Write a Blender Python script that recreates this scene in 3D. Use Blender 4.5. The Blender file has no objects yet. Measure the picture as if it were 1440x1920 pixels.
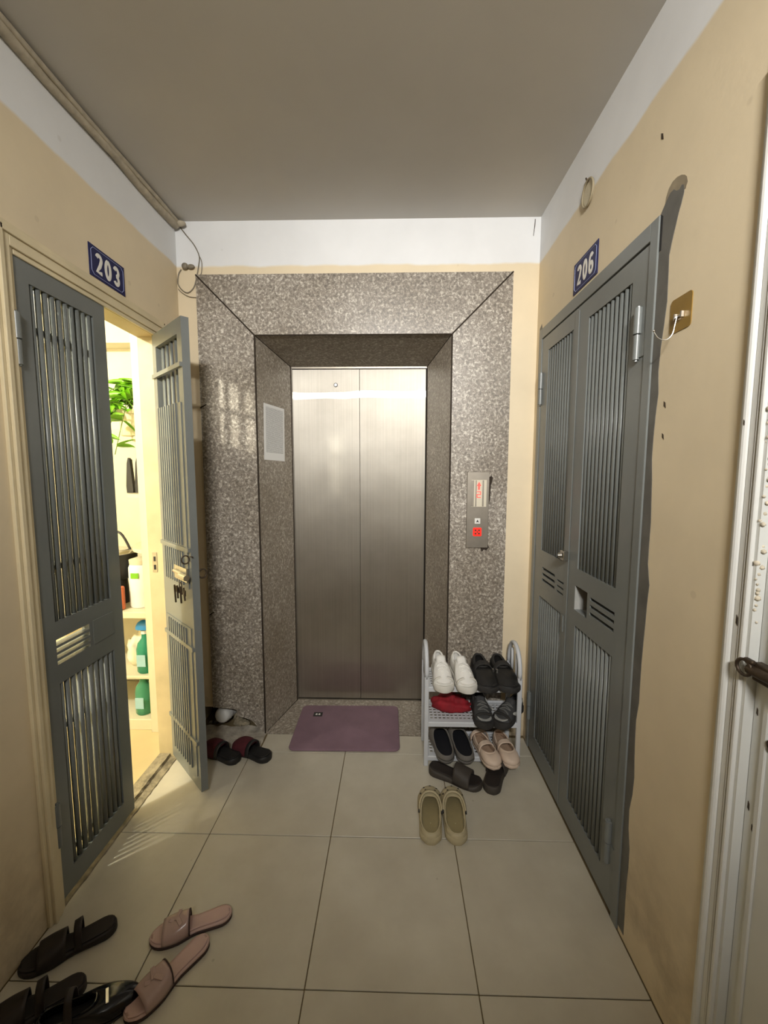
import bpy, bmesh, math, random
from mathutils import Vector, Matrix, Euler
random.seed(7)
R = math.radians
PI = math.pi
scn = bpy.context.scene
C = scn.collection

# ------------------------------------------------------------------ camera, world, lights, exposure
cam_d = bpy.data.cameras.new('camera')
cam = bpy.data.objects.new('camera', cam_d); C.objects.link(cam)
cam_d.sensor_fit = 'HORIZONTAL'; cam_d.sensor_width = 36.0
cam_d.lens = 36.0 * 771.95 / 1440.0
cam_d.clip_start = 0.02
PITCH, YAW, ROLL = 0.09663, -0.02344, 0.00119
fw = Vector((math.sin(YAW)*math.cos(PITCH), math.cos(YAW)*math.cos(PITCH), -math.sin(PITCH)))
rt = Vector((math.cos(YAW), -math.sin(YAW), 0)); up = rt.cross(fw)
r2 = math.cos(ROLL)*rt + math.sin(ROLL)*up; u2 = -math.sin(ROLL)*rt + math.cos(ROLL)*up
mx = Matrix((r2, u2, -fw)).transposed().to_4x4(); mx.translation = Vector((0.252, -2.0414, 1.4822))
cam.matrix_world = mx
scn.camera = cam

world = bpy.data.worlds.new('world'); scn.world = world; world.use_nodes = True
world.node_tree.nodes['Background'].inputs[0].default_value = (0.9, 0.85, 0.75, 1)
world.node_tree.nodes['Background'].inputs[1].default_value = 0.02

CORRIDOR_LAMP = (0.24, -3.36, 2.66)
ld = bpy.data.lights.new('corridor_lamp_light', 'AREA'); ld.shape = 'RECTANGLE'; ld.size = 0.50; ld.size_y = 0.09
ld.energy = 23.5; ld.color = (1.0, 0.975, 0.93); ld.spread = R(74)
lo = bpy.data.objects.new('corridor_lamp_light', ld); C.objects.link(lo); lo.location = CORRIDOR_LAMP
lo.rotation_euler = (R(76), 0, R(-3))
ld2 = bpy.data.lights.new('apartment_lamp_light', 'POINT'); ld2.energy = 205.0; ld2.color = (1.0, 0.96, 0.80); ld2.shadow_soft_size = 0.055
lo2 = bpy.data.objects.new('apartment_lamp_light', ld2); C.objects.link(lo2); lo2.location = (-1.90, -1.55, 2.58)

scn.view_settings.view_transform = 'Standard'; scn.view_settings.look = 'None'
scn.view_settings.exposure = 0.10; scn.view_settings.gamma = 1.0; scn.view_settings.use_curve_mapping = False
scn.cycles.max_bounces = 8; scn.cycles.diffuse_bounces = 5; scn.cycles.use_denoising = True

# ------------------------------------------------------------------ materials
def lin(c):
    o = []
    for v in c[:3]:
        v = v/255.0
        o.append(v/12.92 if v <= 0.04045 else ((v+0.055)/1.055)**2.4)
    return (*o, 1.0)
class NT:
    def __init__(s, name):
        s.m = bpy.data.materials.new(name); s.m.use_nodes = True
        s.t = s.m.node_tree; s.b = s.t.nodes['Principled BSDF']
    def n(s, typ, **kw):
        x = s.t.nodes.new(typ)
        for k, v in kw.items():
            if k.startswith('i_'):
                x.inputs[int(k[2:]) if k[2:].isdigit() else k[2:].replace('_', ' ')].default_value = v
            else: setattr(x, k, v)
        return x
    def l(s, a, b): s.t.links.new(a, b)
    def set(s, **kw):
        for k, v in kw.items(): s.b.inputs[k.replace('_', ' ')].default_value = v
        return s
    def pos(s):
        return s.n('ShaderNodeNewGeometry').outputs['Position']
    def obj(s):
        return s.n('ShaderNodeTexCoord').outputs['Object']
    def noise(s, vec, scale, detail=3, rough=0.55):
        x = s.n('ShaderNodeTexNoise'); x.inputs['Scale'].default_value = scale; x.inputs['Detail'].default_value = detail
        x.inputs['Roughness'].default_value = rough; s.l(vec, x.inputs['Vector']); return x.outputs['Fac']
    def ramp(s, fac, stops):
        x = s.n('ShaderNodeValToRGB'); e = x.color_ramp.elements
        while len(e) < len(stops): e.new(0.5)
        for q, (p_, c_) in zip(e, stops): q.position = p_; q.color = c_ if len(c_) == 4 else (*c_, 1)
        s.l(fac, x.inputs['Fac']); return x.outputs['Color']
    def mix(s, fac, a, b, blend='MIX'):
        x = s.n('ShaderNodeMix'); x.data_type = 'RGBA'; x.blend_type = blend
        for v, i in ((fac, 0), (a, 6), (b, 7)):
            if isinstance(v, (int, float)) or isinstance(v, tuple): x.inputs[i].default_value = v
            else: s.l(v, x.inputs[i])
        return x.outputs[2]
    def math(s, op, a, b=None):
        x = s.n('ShaderNodeMath'); x.operation = op
        for i, v in ((0, a), (1, b)):
            if v is None: continue
            if isinstance(v, (int, float)): x.inputs[i].default_value = v
            else: s.l(v, x.inputs[i])
        return x.outputs[0]
    def bump(s, h, strength, dist=0.002):
        x = s.n('ShaderNodeBump'); x.inputs['Strength'].default_value = strength; x.inputs['Distance'].default_value = dist
        s.l(h, x.inputs['Height']); s.l(x.outputs[0], s.b.inputs['Normal'])
    def col(s, c): s.l(c, s.b.inputs['Base Color']); return s
W1 = (1, 1, 1, 1); K1 = (0, 0, 0, 1)
def M(name, c, rough=0.5, metal=0.0, var=0.12, scale=9.0, bump=0.15, bscale=120.0, dist=0.001, **kw):
    t = NT(name); p = t.obj()
    a = lin(c); d = tuple(x*(1-var) for x in a[:3])+(1,); b = tuple(min(1, x*(1+var)) for x in a[:3])+(1,)
    t.col(t.ramp(t.noise(p, scale, 4), [(0.3, d), (0.7, b)]))
    t.set(Roughness=rough, Metallic=metal)
    if bump: t.bump(t.noise(p, bscale, 3), bump, dist)
    if kw: t.set(**kw)
    return t.m
def emis(name, c, s):
    t = NT(name); t.set(Base_Color=lin(c), Emission_Color=lin(c), Emission_Strength=s, Roughness=0.4); return t.m

def wall_mat(name, cream, white, band, edge=0.004):
    t = NT(name); p = t.pos()
    sx = t.n('ShaderNodeSeparateXYZ'); t.l(p, sx.inputs[0])
    wob = t.math('MULTIPLY', t.math('SUBTRACT', t.noise(p, 6, 3), 0.5), edge*6)
    z = t.math('ADD', sx.outputs[2], wob)
    f = t.n('ShaderNodeMapRange'); f.inputs[1].default_value = band-0.006; f.inputs[2].default_value = band+0.006; t.l(z, f.inputs[0])
    a = lin(cream); a2 = tuple(x*0.9 for x in a[:3])+(1,)
    cr = t.ramp(t.noise(p, 2.2, 5, 0.6), [(0.35, a2), (0.65, a)])
    w = lin(white); w2 = tuple(x*0.93 for x in w[:3])+(1,)
    wh = t.ramp(t.noise(p, 3, 4), [(0.35, w2), (0.65, w)])
    c = t.mix(f.outputs[0], cr, wh)
    # grubby scuffs close to the floor, patchy
    g = t.n('ShaderNodeMapRange'); g.inputs[1].default_value = 0.55; g.inputs[2].default_value = 0.0; t.l(sx.outputs[2], g.inputs[0])
    gm = t.math('MULTIPLY', t.math('MULTIPLY', g.outputs[0], t.ramp(t.noise(p, 4.5, 5, 0.65), [(0.42, K1), (0.66, W1)])), 0.6)
    c = t.mix(gm, c, lin((120, 100, 72)))
    # small pits
    v = t.n('ShaderNodeTexVoronoi'); v.inputs['Scale'].default_value = 5.2; t.l(p, v.inputs['Vector'])
    sp = t.ramp(v.outputs['Distance'], [(0.0, W1), (0.045, W1), (0.06, K1)])
    c = t.mix(t.math('MULTIPLY', sp, 0.14), c, lin((140, 118, 88)))
    t.col(c); t.set(Roughness=0.62)
    t.bump(t.noise(p, 55, 4), 0.12, 0.003)
    return t.m
m_wall = wall_mat('cream_and_white_wall_paint', (226, 210, 179), (228, 229, 230), 2.535)
m_ceil = M('ceiling_paint', (205, 202, 196), 0.75, var=0.05, scale=1.6, bump=0.08, bscale=40)
def tile_mat():
    t = NT('cream_floor_tile'); p = t.pos()
    c = t.ramp(t.noise(p, 3.0, 5, 0.6), [(0.32, lin((184, 177, 160))), (0.68, lin((203, 197, 180)))])
    d = t.ramp(t.noise(p, 1.1, 6, 0.7), [(0.40, K1), (0.75, W1)])
    c = t.mix(t.math('MULTIPLY', d, 0.22), c, lin((150, 138, 112)))
    v = t.n('ShaderNodeTexVoronoi'); v.inputs['Scale'].default_value = 7.0; t.l(p, v.inputs['Vector'])
    sp = t.ramp(v.outputs['Distance'], [(0.0, W1), (0.02, W1), (0.04, K1)])
    c = t.mix(t.math('MULTIPLY', sp, 0.35), c, lin((120, 108, 88)))
    t.col(c)
    rr = t.ramp(t.noise(p, 5, 4), [(0.2, (0.30, 0.30, 0.30, 1)), (0.8, (0.40, 0.40, 0.40, 1))]); t.l(rr, t.b.inputs['Roughness'])
    t.bump(t.noise(p, 30, 3), 0.03, 0.002); return t.m
m_tile = tile_mat()
m_grout = M('tile_grout', (120, 104, 74), 0.9, var=0.2, scale=12)
m_apt_tile = M('yellow_apartment_tile', (198, 180, 138), 0.35, var=0.1, scale=3, bump=0.02)
def granite(name, k=1.0, dusty=0.0):
    t = NT(name); p = t.pos()
    mp = t.n('ShaderNodeMapping'); mp.inputs['Scale'].default_value = (1, 1, 1); t.l(p, mp.inputs[0]); q = mp.outputs[0]
    w = t.noise(q, 45, 2); wv = t.n('ShaderNodeVectorMath', operation='SCALE'); wv.inputs['Scale'].default_value = 0.03
    nz = t.n('ShaderNodeTexNoise'); nz.inputs['Scale'].default_value = 70; t.l(q, nz.inputs['Vector']); t.l(nz.outputs['Color'], wv.inputs[0])
    ad = t.n('ShaderNodeVectorMath', operation='ADD'); t.l(q, ad.inputs[0]); t.l(wv.outputs[0], ad.inputs[1])
    n1 = t.noise(ad.outputs[0], 78, 3, 0.6)
    c = t.ramp(n1, [(0.30, lin((108*k, 101*k, 93*k))), (0.44, lin((142*k, 134*k, 124*k))), (0.55, lin((168*k, 160*k, 149*k))), (0.64, lin((216*k, 210*k, 199*k))), (0.8, lin((232*k, 227*k, 217*k)))])
    big = t.ramp(t.noise(p, 2.0, 4), [(0.3, lin((205, 200, 192))), (0.7, W1)])
    c = t.mix(1.0, c, big, 'MULTIPLY')
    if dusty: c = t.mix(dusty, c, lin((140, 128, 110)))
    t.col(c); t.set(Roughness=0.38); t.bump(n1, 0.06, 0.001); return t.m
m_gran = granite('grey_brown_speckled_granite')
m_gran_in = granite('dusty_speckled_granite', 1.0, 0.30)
m_dark = M('dark_joint_filler', (46, 36, 26), 0.9)
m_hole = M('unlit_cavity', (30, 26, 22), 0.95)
def steel(name='brushed_steel'):
    t = NT(name); p = t.pos()
    mp = t.n('ShaderNodeMapping'); mp.inputs['Scale'].default_value = (220, 220, 1.2); t.l(p, mp.inputs[0])
    br = t.noise(mp.outputs[0], 1.0, 3)
    sm = t.noise(p, 3.2, 5, 0.6)
    c = t.ramp(sm, [(0.3, lin((210, 204, 193))), (0.7, lin((230, 225, 214)))])
    c = t.mix(0.18, c, t.ramp(br, [(0.3, lin((150, 144, 134))), (0.7, lin((222, 218, 210)))]))
    tg = t.n('ShaderNodeTangent'); tg.direction_type = 'RADIAL'; tg.axis = 'Z'
    big = t.noise(p, 2.2, 1)
    bp = t.n('ShaderNodeBump'); bp.inputs['Strength'].default_value = 0.22; bp.inputs['Distance'].default_value = 0.01; t.l(big, bp.inputs['Height'])
    out = [n for n in t.t.nodes if n.type == 'OUTPUT_MATERIAL'][0]; lobes = []
    for rg, an in ((0.63, 0.45), (0.15, 0.98)):
        gl = t.n('ShaderNodeBsdfAnisotropic'); gl.inputs['Roughness'].default_value = rg; gl.inputs['Anisotropy'].default_value = an; gl.inputs['Rotation'].default_value = 0.25
        t.l(c, gl.inputs['Color']); t.l(tg.outputs[0], gl.inputs['Tangent']); t.l(bp.outputs[0], gl.inputs['Normal']); lobes.append(gl)
    mxs = t.n('ShaderNodeMixShader'); mxs.inputs[0].default_value = 0.22
    t.l(lobes[0].outputs[0], mxs.inputs[1]); t.l(lobes[1].outputs[0], mxs.inputs[2]); t.l(mxs.outputs[0], out.inputs['Surface'])
    t.t.nodes.remove(t.b)
    return t.m
m_steel = steel()
m_steel_dull = M('dull_steel', (150, 143, 132), 0.45, 0.9, var=0.08, scale=20, bump=0.05)
m_chrome = M('bright_metal', (205, 202, 196), 0.25, 1.0, var=0.08, scale=40, bump=0.05)
m_rust = M('rusty_dark_metal', (74, 62, 50), 0.55, 0.6, var=0.35, scale=60, bump=0.4)
def door_paint(name, c):
    t = NT(name); p = t.pos()
    a = lin(c); d = tuple(x*0.86 for x in a[:3])+(1,)
    cc = t.ramp(t.noise(p, 3.0, 5, 0.6), [(0.35, d), (0.65, a)])
    t.col(cc); t.set(Roughness=0.33); t.bump(t.noise(p, 60, 3), 0.10, 0.001); return t.m
m_door = door_paint('grey_gloss_door_paint', (122, 126, 124))
m_doorL = door_paint('slate_grey_door_paint', (116, 120, 118))
m_behind = M('unlit_room_dark', (52, 46, 40), 0.8)  # dark tone painted in for the unlit room behind door 206
m_brown = M('varnished_brown_wood', (120, 62, 24), 0.4, var=0.3, scale=14)
m_frame = M('cream_frame_paint', (216, 202, 168), 0.5, var=0.09, scale=6, bump=0.12, bscale=70)
m_jamb = M('worn_cream_jamb_paint', (186, 171, 134), 0.55, var=0.14, scale=5, bump=0.2, bscale=40)
m_lace = M('grey_lace', (96, 96, 93), 0.8)
m_whitep = M('white_gloss_paint', (218, 218, 214), 0.38, var=0.04, scale=6, bump=0.06, bscale=40)
m_whitep2 = M('white_door_paint', (212, 213, 209), 0.40, var=0.06, scale=4, bump=0.10, bscale=30)
m_smear = M('dark_grey_paint_smear', (98, 96, 90), 0.5, var=0.18, scale=16, bump=0.3, bscale=80)
m_cement = M('cement_patch', (168, 160, 146), 0.9, var=0.28, scale=22, bump=0.9, bscale=60, dist=0.004)
m_dirt = M('dirty_threshold', (140, 130, 108), 0.9, var=0.45, scale=26, bump=0.9, bscale=70, dist=0.004)
m_pvc = M('white_pvc', (225, 225, 222), 0.35, var=0.03)
m_cable = M('painted_cable', (176, 166, 146), 0.7, var=0.18, scale=30)
m_wire = M('grey_wire', (120, 112, 96), 0.5, var=0.1)
m_gold = M('gold_film', (142, 112, 48), 0.38, 0.15, var=0.12, scale=14, bump=0.05)
m_navy = M('navy_enamel', (22, 26, 78), 0.45, var=0.06, bump=0.02, Specular_IOR_Level=0.2)
m_signw = M('white_enamel', (226, 224, 218), 0.3, var=0.02, bump=0.02)
m_signl = M('pale_blue_enamel_line', (150, 160, 205), 0.3, var=0.02, bump=0)
m_mat = M('mauve_bath_mat_pile', (132, 106, 118), 0.95, var=0.10, scale=7, bump=0.7, bscale=260, dist=0.002)
m_black = M('black_label', (24, 22, 22), 0.6)
m_rack = M('pale_grey_blue_plastic', (200, 203, 207), 0.42, var=0.04, bump=0.05)
m_shoe_w = M('white_leather', (232, 230, 224), 0.45, var=0.03, scale=18, bump=0.25, bscale=70)
m_shoe_ws = M('white_rubber', (214, 211, 202), 0.55, var=0.05, scale=18)
m_shoe_k = M('black_leather', (30, 29, 28), 0.5, var=0.25, scale=30, bump=0.3, bscale=90)
m_shoe_k2 = M('worn_black_suede', (44, 42, 40), 0.85, var=0.25, scale=30, bump=0.3)
m_red = M('crimson_fabric', (140, 22, 34), 0.8, var=0.25, scale=30, bump=0.5, bscale=90)
m_dgrey = M('charcoal_mesh_fabric', (58, 58, 58), 0.8, var=0.2, scale=40, bump=0.4)
m_lgrey = M('light_grey_trim', (168, 168, 164), 0.6, var=0.08)
m_clogn = M('midnight_navy_lining', (16, 17, 24), 0.8, var=0.15)
m_clogg = M('grey_foam', (112, 108, 102), 0.6, var=0.08, scale=20)
m_beige = M('pale_pink_beige_foam', (214, 192, 172), 0.55, var=0.05, scale=18)
m_beige_in = M('worn_pink_beige_lining', (168, 142, 120), 0.7, var=0.1, scale=18)
m_croc = M('khaki_beige_foam', (176, 164, 132), 0.6, var=0.05, scale=18)
m_croc_in = M('khaki_footbed', (140, 128, 92), 0.7, var=0.10, scale=14)
m_slide = M('charcoal_brown_foam', (62, 56, 50), 0.65, var=0.08, scale=18)
m_slide_in = M('dark_brown_footbed', (40, 33, 29), 0.75, var=0.12, scale=18)
m_maroon = M('maroon_fabric', (78, 22, 30), 0.85, var=0.2, scale=40, bump=0.5)
m_mule = M('black_rubber', (28, 27, 26), 0.6, var=0.1)
m_pink = M('dusty_pink_leather', (192, 162, 154), 0.5, var=0.06, scale=16)
m_pinkband = M('clear_pink_strap', (202, 174, 166), 0.2, var=0.08, scale=16, Transmission_Weight=0.25, Alpha=1.0)
m_sole_d = M('dark_brown_sole', (58, 38, 32), 0.6, var=0.1)
m_espresso = M('espresso_leather', (36, 28, 25), 0.55, var=0.15, scale=20)
m_patent = M('navy_black_patent', (10, 11, 18), 0.12, var=0.1, bump=0.02)
m_paper = None
def paper_mat():
    t = NT('printed_paper'); tc = t.n('ShaderNodeTexCoord'); sx = t.n('ShaderNodeSeparateXYZ'); t.l(tc.outputs['Generated'], sx.inputs[0])
    x, z = sx.outputs[0], sx.outputs[2]
    ln = t.math('FRACT', t.math('MULTIPLY', z, 46.0)); on = t.math('GREATER_THAN', ln, 0.5)
    cb = t.n('ShaderNodeCombineXYZ'); t.l(t.math('MULTIPLY', x, 60.0), cb.inputs[0]); t.l(t.math('FLOOR', t.math('MULTIPLY', z, 46.0)), cb.inputs[2])
    nz = t.noise(cb.outputs[0], 1.0, 1); wd = t.math('GREATER_THAN', nz, 0.42)
    ins = t.math('MULTIPLY', t.math('GREATER_THAN', x, 0.09), t.math('LESS_THAN', x, 0.93))
    inz = t.math('MULTIPLY', t.math('GREATER_THAN', z, 0.13), t.math('LESS_THAN', z, 0.95))
    f = t.math('MULTIPLY', t.math('MULTIPLY', on, wd), t.math('MULTIPLY', ins, inz))
    t.col(t.mix(t.math('MULTIPLY', f, 0.75), lin((232, 232, 230)), lin((110, 110, 110)))); t.set(Roughness=0.6); return t.m
m_paper = paper_mat()
m_leaf = M('pothos_leaf', (112, 176, 30), 0.4, var=0.3, scale=12, bump=0.1)
m_stem = M('plant_stem', (96, 128, 40), 0.6)
m_shelf = M('white_shelf_laminate', (204, 197, 172), 0.45, var=0.03, bump=0)
m_aptw = M('warm_white_plaster', (214, 208, 186), 0.7, var=0.03, bump=0.03)
def bottle_mat(name, c):
    t = NT(name); t.set(Base_Color=lin(c), Roughness=0.12, Transmission_Weight=0.55, IOR=1.3); return t.m
m_bot = bottle_mat('teal_plastic', (70, 170, 140)); m_bot2 = bottle_mat('green_plastic', (96, 176, 140))
m_blue = M('blue_plastic', (30, 120, 180), 0.35, var=0.04)
m_blk = M('black_plastic', (26, 26, 28), 0.45, var=0.1)
m_orange = M('terracotta_plastic', (176, 92, 56), 0.5, var=0.08)
m_bag = M('translucent_bag', (232, 226, 200), 0.5, var=0.06)
m_lampd = emis('lamp_diffuser', (255, 246, 226), 3.0)
m_lcd = emis('display_red_glow', (255, 70, 60), 1.6)
m_lcdw = M('pale_display_window', (214, 206, 186), 0.25, var=0.03, bump=0)
m_led = emis('red_button_glow', (250, 36, 26), 1.0)

# ------------------------------------------------------------------ mesh helpers
def link(name, me, mat=None, parent=None, smooth=False, loc=None, rot=None):
    o = bpy.data.objects.new(name, me); C.objects.link(o)
    if mat is not None and len(me.materials) == 0: me.materials.append(mat)
    if parent is not None: o.parent = parent
    if loc is not None: o.location = loc
    if rot is not None: o.rotation_euler = rot
    if smooth:
        for p in me.polygons: p.use_smooth = True
    return o
def bm_obj(name, bm, mat, parent=None, smooth=False, loc=None, rot=None, sharp=None):
    bmesh.ops.recalc_face_normals(bm, faces=bm.faces[:])
    me = bpy.data.meshes.new(name); bm.to_mesh(me); bm.free()
    o = link(name, me, mat, parent, smooth, loc, rot)
    if smooth and sharp is not None:
        try: me.set_sharp_from_angle(angle=R(sharp))
        except Exception: pass
    return o
def empty(name, loc=(0, 0, 0), rotz=0.0, parent=None):
    o = bpy.data.objects.new(name, None); C.objects.link(o); o.location = loc; o.rotation_euler = (0, 0, rotz); o.empty_display_size = 0.05
    if parent: o.parent = parent
    return o
def tag(o, label=None, cat=None, group=None, kind=None):
    if label: o['label'] = label
    if cat: o['category'] = cat
    if group: o['group'] = group
    if kind: o['kind'] = kind
    return o
def add_box(bm, x0, x1, y0, y1, z0, z1, bev=0.0, seg=1):
    t = bmesh.new()
    vs = [t.verts.new((x, y, z)) for z in (z0, z1) for (x, y) in ((x0, y0), (x1, y0), (x1, y1), (x0, y1))]
    for f in ((3, 2, 1, 0), (4, 5, 6, 7), (0, 1, 5, 4), (1, 2, 6, 5), (2, 3, 7, 6), (3, 0, 4, 7)): t.faces.new([vs[i] for i in f])
    if bev: bmesh.ops.bevel(t, geom=t.edges[:], offset=bev, segments=seg, affect='EDGES', profile=0.5)
    me = bpy.data.meshes.new('tmp'); t.to_mesh(me); t.free(); bm.from_mesh(me); bpy.data.meshes.remove(me)
def box(name, x0, x1, y0, y1, z0, z1, mat, parent=None, bev=0.0, seg=1, **kw):
    bm = bmesh.new(); add_box(bm, min(x0, x1), max(x0, x1), min(y0, y1), max(y0, y1), min(z0, z1), max(z0, z1), bev, seg)
    return bm_obj(name, bm, mat, parent, **kw)
def add_tube(bm, pts, rad, seg=8, closed=False, cap=True):
    pts = [Vector(p) for p in pts]; n = len(pts); rings = []
    prev = None
    for i, p in enumerate(pts):
        if closed: d = (pts[(i+1) % n]-pts[i-1])
        else: d = pts[min(i+1, n-1)]-pts[max(i-1, 0)]
        d.normalize()
        if prev is None:
            a = Vector((0, 0, 1)) if abs(d.z) < 0.9 else Vector((1, 0, 0))
            x = d.cross(a).normalized()
        else:
            x = (prev - d*prev.dot(d)).normalized()
        y = d.cross(x).normalized(); prev = x
        r = rad[i] if isinstance(rad, (list, tuple)) else rad
        rings.append([bm.verts.new(p + (x*math.cos(2*PI*k/seg) + y*math.sin(2*PI*k/seg))*r) for k in range(seg)])
    m = n if closed else n-1
    for i in range(m):
        a, b = rings[i], rings[(i+1) % n]
        for k in range(seg): bm.faces.new((a[k], a[(k+1) % seg], b[(k+1) % seg], b[k]))
    if cap and not closed:
        bm.faces.new(rings[0][::-1]); bm.faces.new(rings[-1])
def tube(name, pts, rad, mat, parent=None, seg=8, closed=False, **kw):
    bm = bmesh.new(); add_tube(bm, pts, rad, seg, closed); return bm_obj(name, bm, mat, parent, smooth=True, sharp=50, **kw)
def spline(pts, n=6):
    P = [Vector(p) for p in pts]; out = []
    for i in range(len(P)-1):
        p0, p1, p2, p3 = P[max(i-1, 0)], P[i], P[i+1], P[min(i+2, len(P)-1)]
        for k in range(n):
            t = k/n
            out.append(0.5*((2*p1)+(-p0+p2)*t+(2*p0-5*p1+4*p2-p3)*t*t+(-p0+3*p1-3*p2+p3)*t**3))
    out.append(P[-1]); return out
def add_lathe(bm, prof, seg=20, mat4=None):
    rings = []
    for r, z in prof:
        if r < 1e-6: rings.append([bm.verts.new((0, 0, z))])
        else: rings.append([bm.verts.new((r*math.cos(2*PI*k/seg), r*math.sin(2*PI*k/seg), z)) for k in range(seg)])
    for a, b in zip(rings, rings[1:]):
        for k in range(seg):
            v = [a[k % len(a)], a[(k+1) % len(a)], b[(k+1) % len(b)], b[k % len(b)]]
            u = []
            for q in v:
                if q not in u: u.append(q)
            if len(u) > 2: bm.faces.new(u)
    if mat4 is not None:
        vs = [v for r in rings for v in r]; bmesh.ops.transform(bm, matrix=mat4, verts=vs)
def lathe(name, prof, mat, parent=None, seg=20, sharp=40, **kw):
    bm = bmesh.new(); add_lathe(bm, prof, seg); return bm_obj(name, bm, mat, parent, smooth=True, sharp=sharp, **kw)
def poly_prism(name, pts, axis, a0, a1, mat, parent=None, bev=0.0, **kw):
    """outline pts in the two other axes, extruded along axis from a0 to a1"""
    bm = bmesh.new()
    def mk(p, a): return {'x': (a, p[0], p[1]), 'y': (p[0], a, p[1]), 'z': (p[0], p[1], a)}[axis]
    A = [bm.verts.new(mk(p, a0)) for p in pts]; B = [bm.verts.new(mk(p, a1)) for p in pts]
    n = len(pts); bm.faces.new(A); bm.faces.new(B[::-1])
    for i in range(n): bm.faces.new((A[i], A[(i+1) % n], B[(i+1) % n], B[i]))
    if bev: bmesh.ops.bevel(bm, geom=bm.edges[:], offset=bev, segments=1, affect='EDGES')
    return bm_obj(name, bm, mat, parent, **kw)
def plate_bm(u0, u1, v0, v1, holes, t0, t1, plane='xz', bev=0.0):
    """rectangular plate in a plane with rectangular holes; thickness along the third axis from t0 to t1"""
    us = sorted({u0, u1, *[h[0] for h in holes], *[h[1] for h in holes]}); vs = sorted({v0, v1, *[h[2] for h in holes], *[h[3] for h in holes]})
    us = [u for u in us if u0-1e-9 <= u <= u1+1e-9]; vs = [v for v in vs if v0-1e-9 <= v <= v1+1e-9]
    bm = bmesh.new(); vm = {}
    def P(u, v, t): return {'xz': (u, t, v), 'yz': (t, u, v), 'xy': (u, v, t)}[plane]
    def V(i, j, k):
        if (i, j, k) not in vm: vm[(i, j, k)] = bm.verts.new(P(us[i], vs[j], (t0, t1)[k]))
        return vm[(i, j, k)]
    def solid(i, j):
        if i < 0 or j < 0 or i >= len(us)-1 or j >= len(vs)-1: return False
        cu, cv = (us[i]+us[i+1])/2, (vs[j]+vs[j+1])/2
        return not any(h[0] < cu < h[1] and h[2] < cv < h[3] for h in holes)
    for i in range(len(us)-1):
        for j in range(len(vs)-1):
            if not solid(i, j): continue
            for k in (0, 1): bm.faces.new((V(i, j, k), V(i+1, j, k), V(i+1, j+1, k), V(i, j+1, k)))
            if not solid(i-1, j): bm.faces.new((V(i, j, 0), V(i, j+1, 0), V(i, j+1, 1), V(i, j, 1)))
            if not solid(i+1, j): bm.faces.new((V(i+1, j, 0), V(i+1, j+1, 0), V(i+1, j+1, 1), V(i+1, j, 1)))
            if not solid(i, j-1): bm.faces.new((V(i, j, 0), V(i+1, j, 0), V(i+1, j, 1), V(i, j, 1)))
            if not solid(i, j+1): bm.faces.new((V(i, j+1, 0), V(i+1, j+1, 0), V(i+1, j+1, 1), V(i, j+1, 1)))
    return bm
def plate(name, u0, u1, v0, v1, holes, t0, t1, mat, parent=None, plane='xz', **kw):
    return bm_obj(name, plate_bm(u0, u1, v0, v1, holes, t0, t1, plane), mat, parent, **kw)
def copy(o, parent=None, loc=None, rot=None):
    c = o.copy(); C.objects.link(c); c.parent = parent
    if loc is not None: c.location = loc
    if rot is not None: c.rotation_euler = rot
    return c
def copy_tree(o, parent=None):
    c = copy(o, parent)
    for ch in [x for x in bpy.data.objects if x.parent == o]:
        d = copy(ch, c)
        for g in [x for x in bpy.data.objects if x.parent == ch]: copy(g, d)
    return c
# ------------------------------------------------------------------ room shell
XL, XR, YB, H = -0.872, 0.986, 0.17, 2.755
YR = -3.45
S = 'structure'
# floor with separate tiles
fl = box('floor', XL-0.02, XR+0.02, YR, 0.50, -0.06, -0.005, m_grout); tag(fl, 'corridor floor laid with large cream tiles', 'floor', kind=S)
G = 0.0016
def tile(x0, x1, y0, y1, mat=m_tile, dz=0.0):
    o = box('tile', x0+G, x1-G, y0+G, y1-G, -0.005, 0.0+dz, mat, fl, bev=0.0012)
    return o
xs = [XL+0.002, -0.5, 0.0, 0.5, XR-0.002]
ys = [-3.44, -3.0, -2.5, -2.0, -1.5, -1.0, -0.5, 0.0]
for i in range(4):
    for j in range(len(ys)-1):
        tile(xs[i], xs[i+1], ys[j], ys[j+1], dz=random.uniform(-0.0004, 0.0004))
tile(-0.46, 0.0, 0.0, 0.152); tile(0.0, 0.5, 0.0, 0.152); tile(0.5, XR-0.002, 0.0, 0.152)
# broken cement patch beside the damaged corner
bm = bmesh.new(); N1, N2 = 16, 10; grid = []
for i in range(N1+1):
    row = []
    for j in range(N2+1):
        x = XL+0.004 + (-0.465-XL-0.004)*i/N1; y = 0.002+0.20*j/N2
        z = -0.003+0.010*random.random()*(0.3+j/N2) + 0.02*max(0, j/N2-0.55)
        row.append(bm.verts.new((x, y, z)))
    grid.append(row)
for i in range(N1):
    for j in range(N2): bm.faces.new((grid[i][j], grid[i+1][j], grid[i+1][j+1], grid[i][j+1]))
bm_obj('cement_patch', bm, m_cement, fl, smooth=True)

cl = box('ceiling', XL-0.1, XR+0.1, YR, 0.6, H, H+0.08, m_ceil); tag(cl, 'plain painted corridor ceiling', 'ceiling', kind=S)
# left wall with the doorway of 203
DL0, DL1, DLT = -0.80, -0.05, 2.12
wl = plate('wall_left', YR, YB+0.35, 0.0, H, [(DL0, DL1, -0.01, DLT)], XL-0.09, XL, m_wall, plane='yz')
tag(wl, 'cream corridor wall with white top band, around door 203', 'wall', kind=S)
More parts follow.
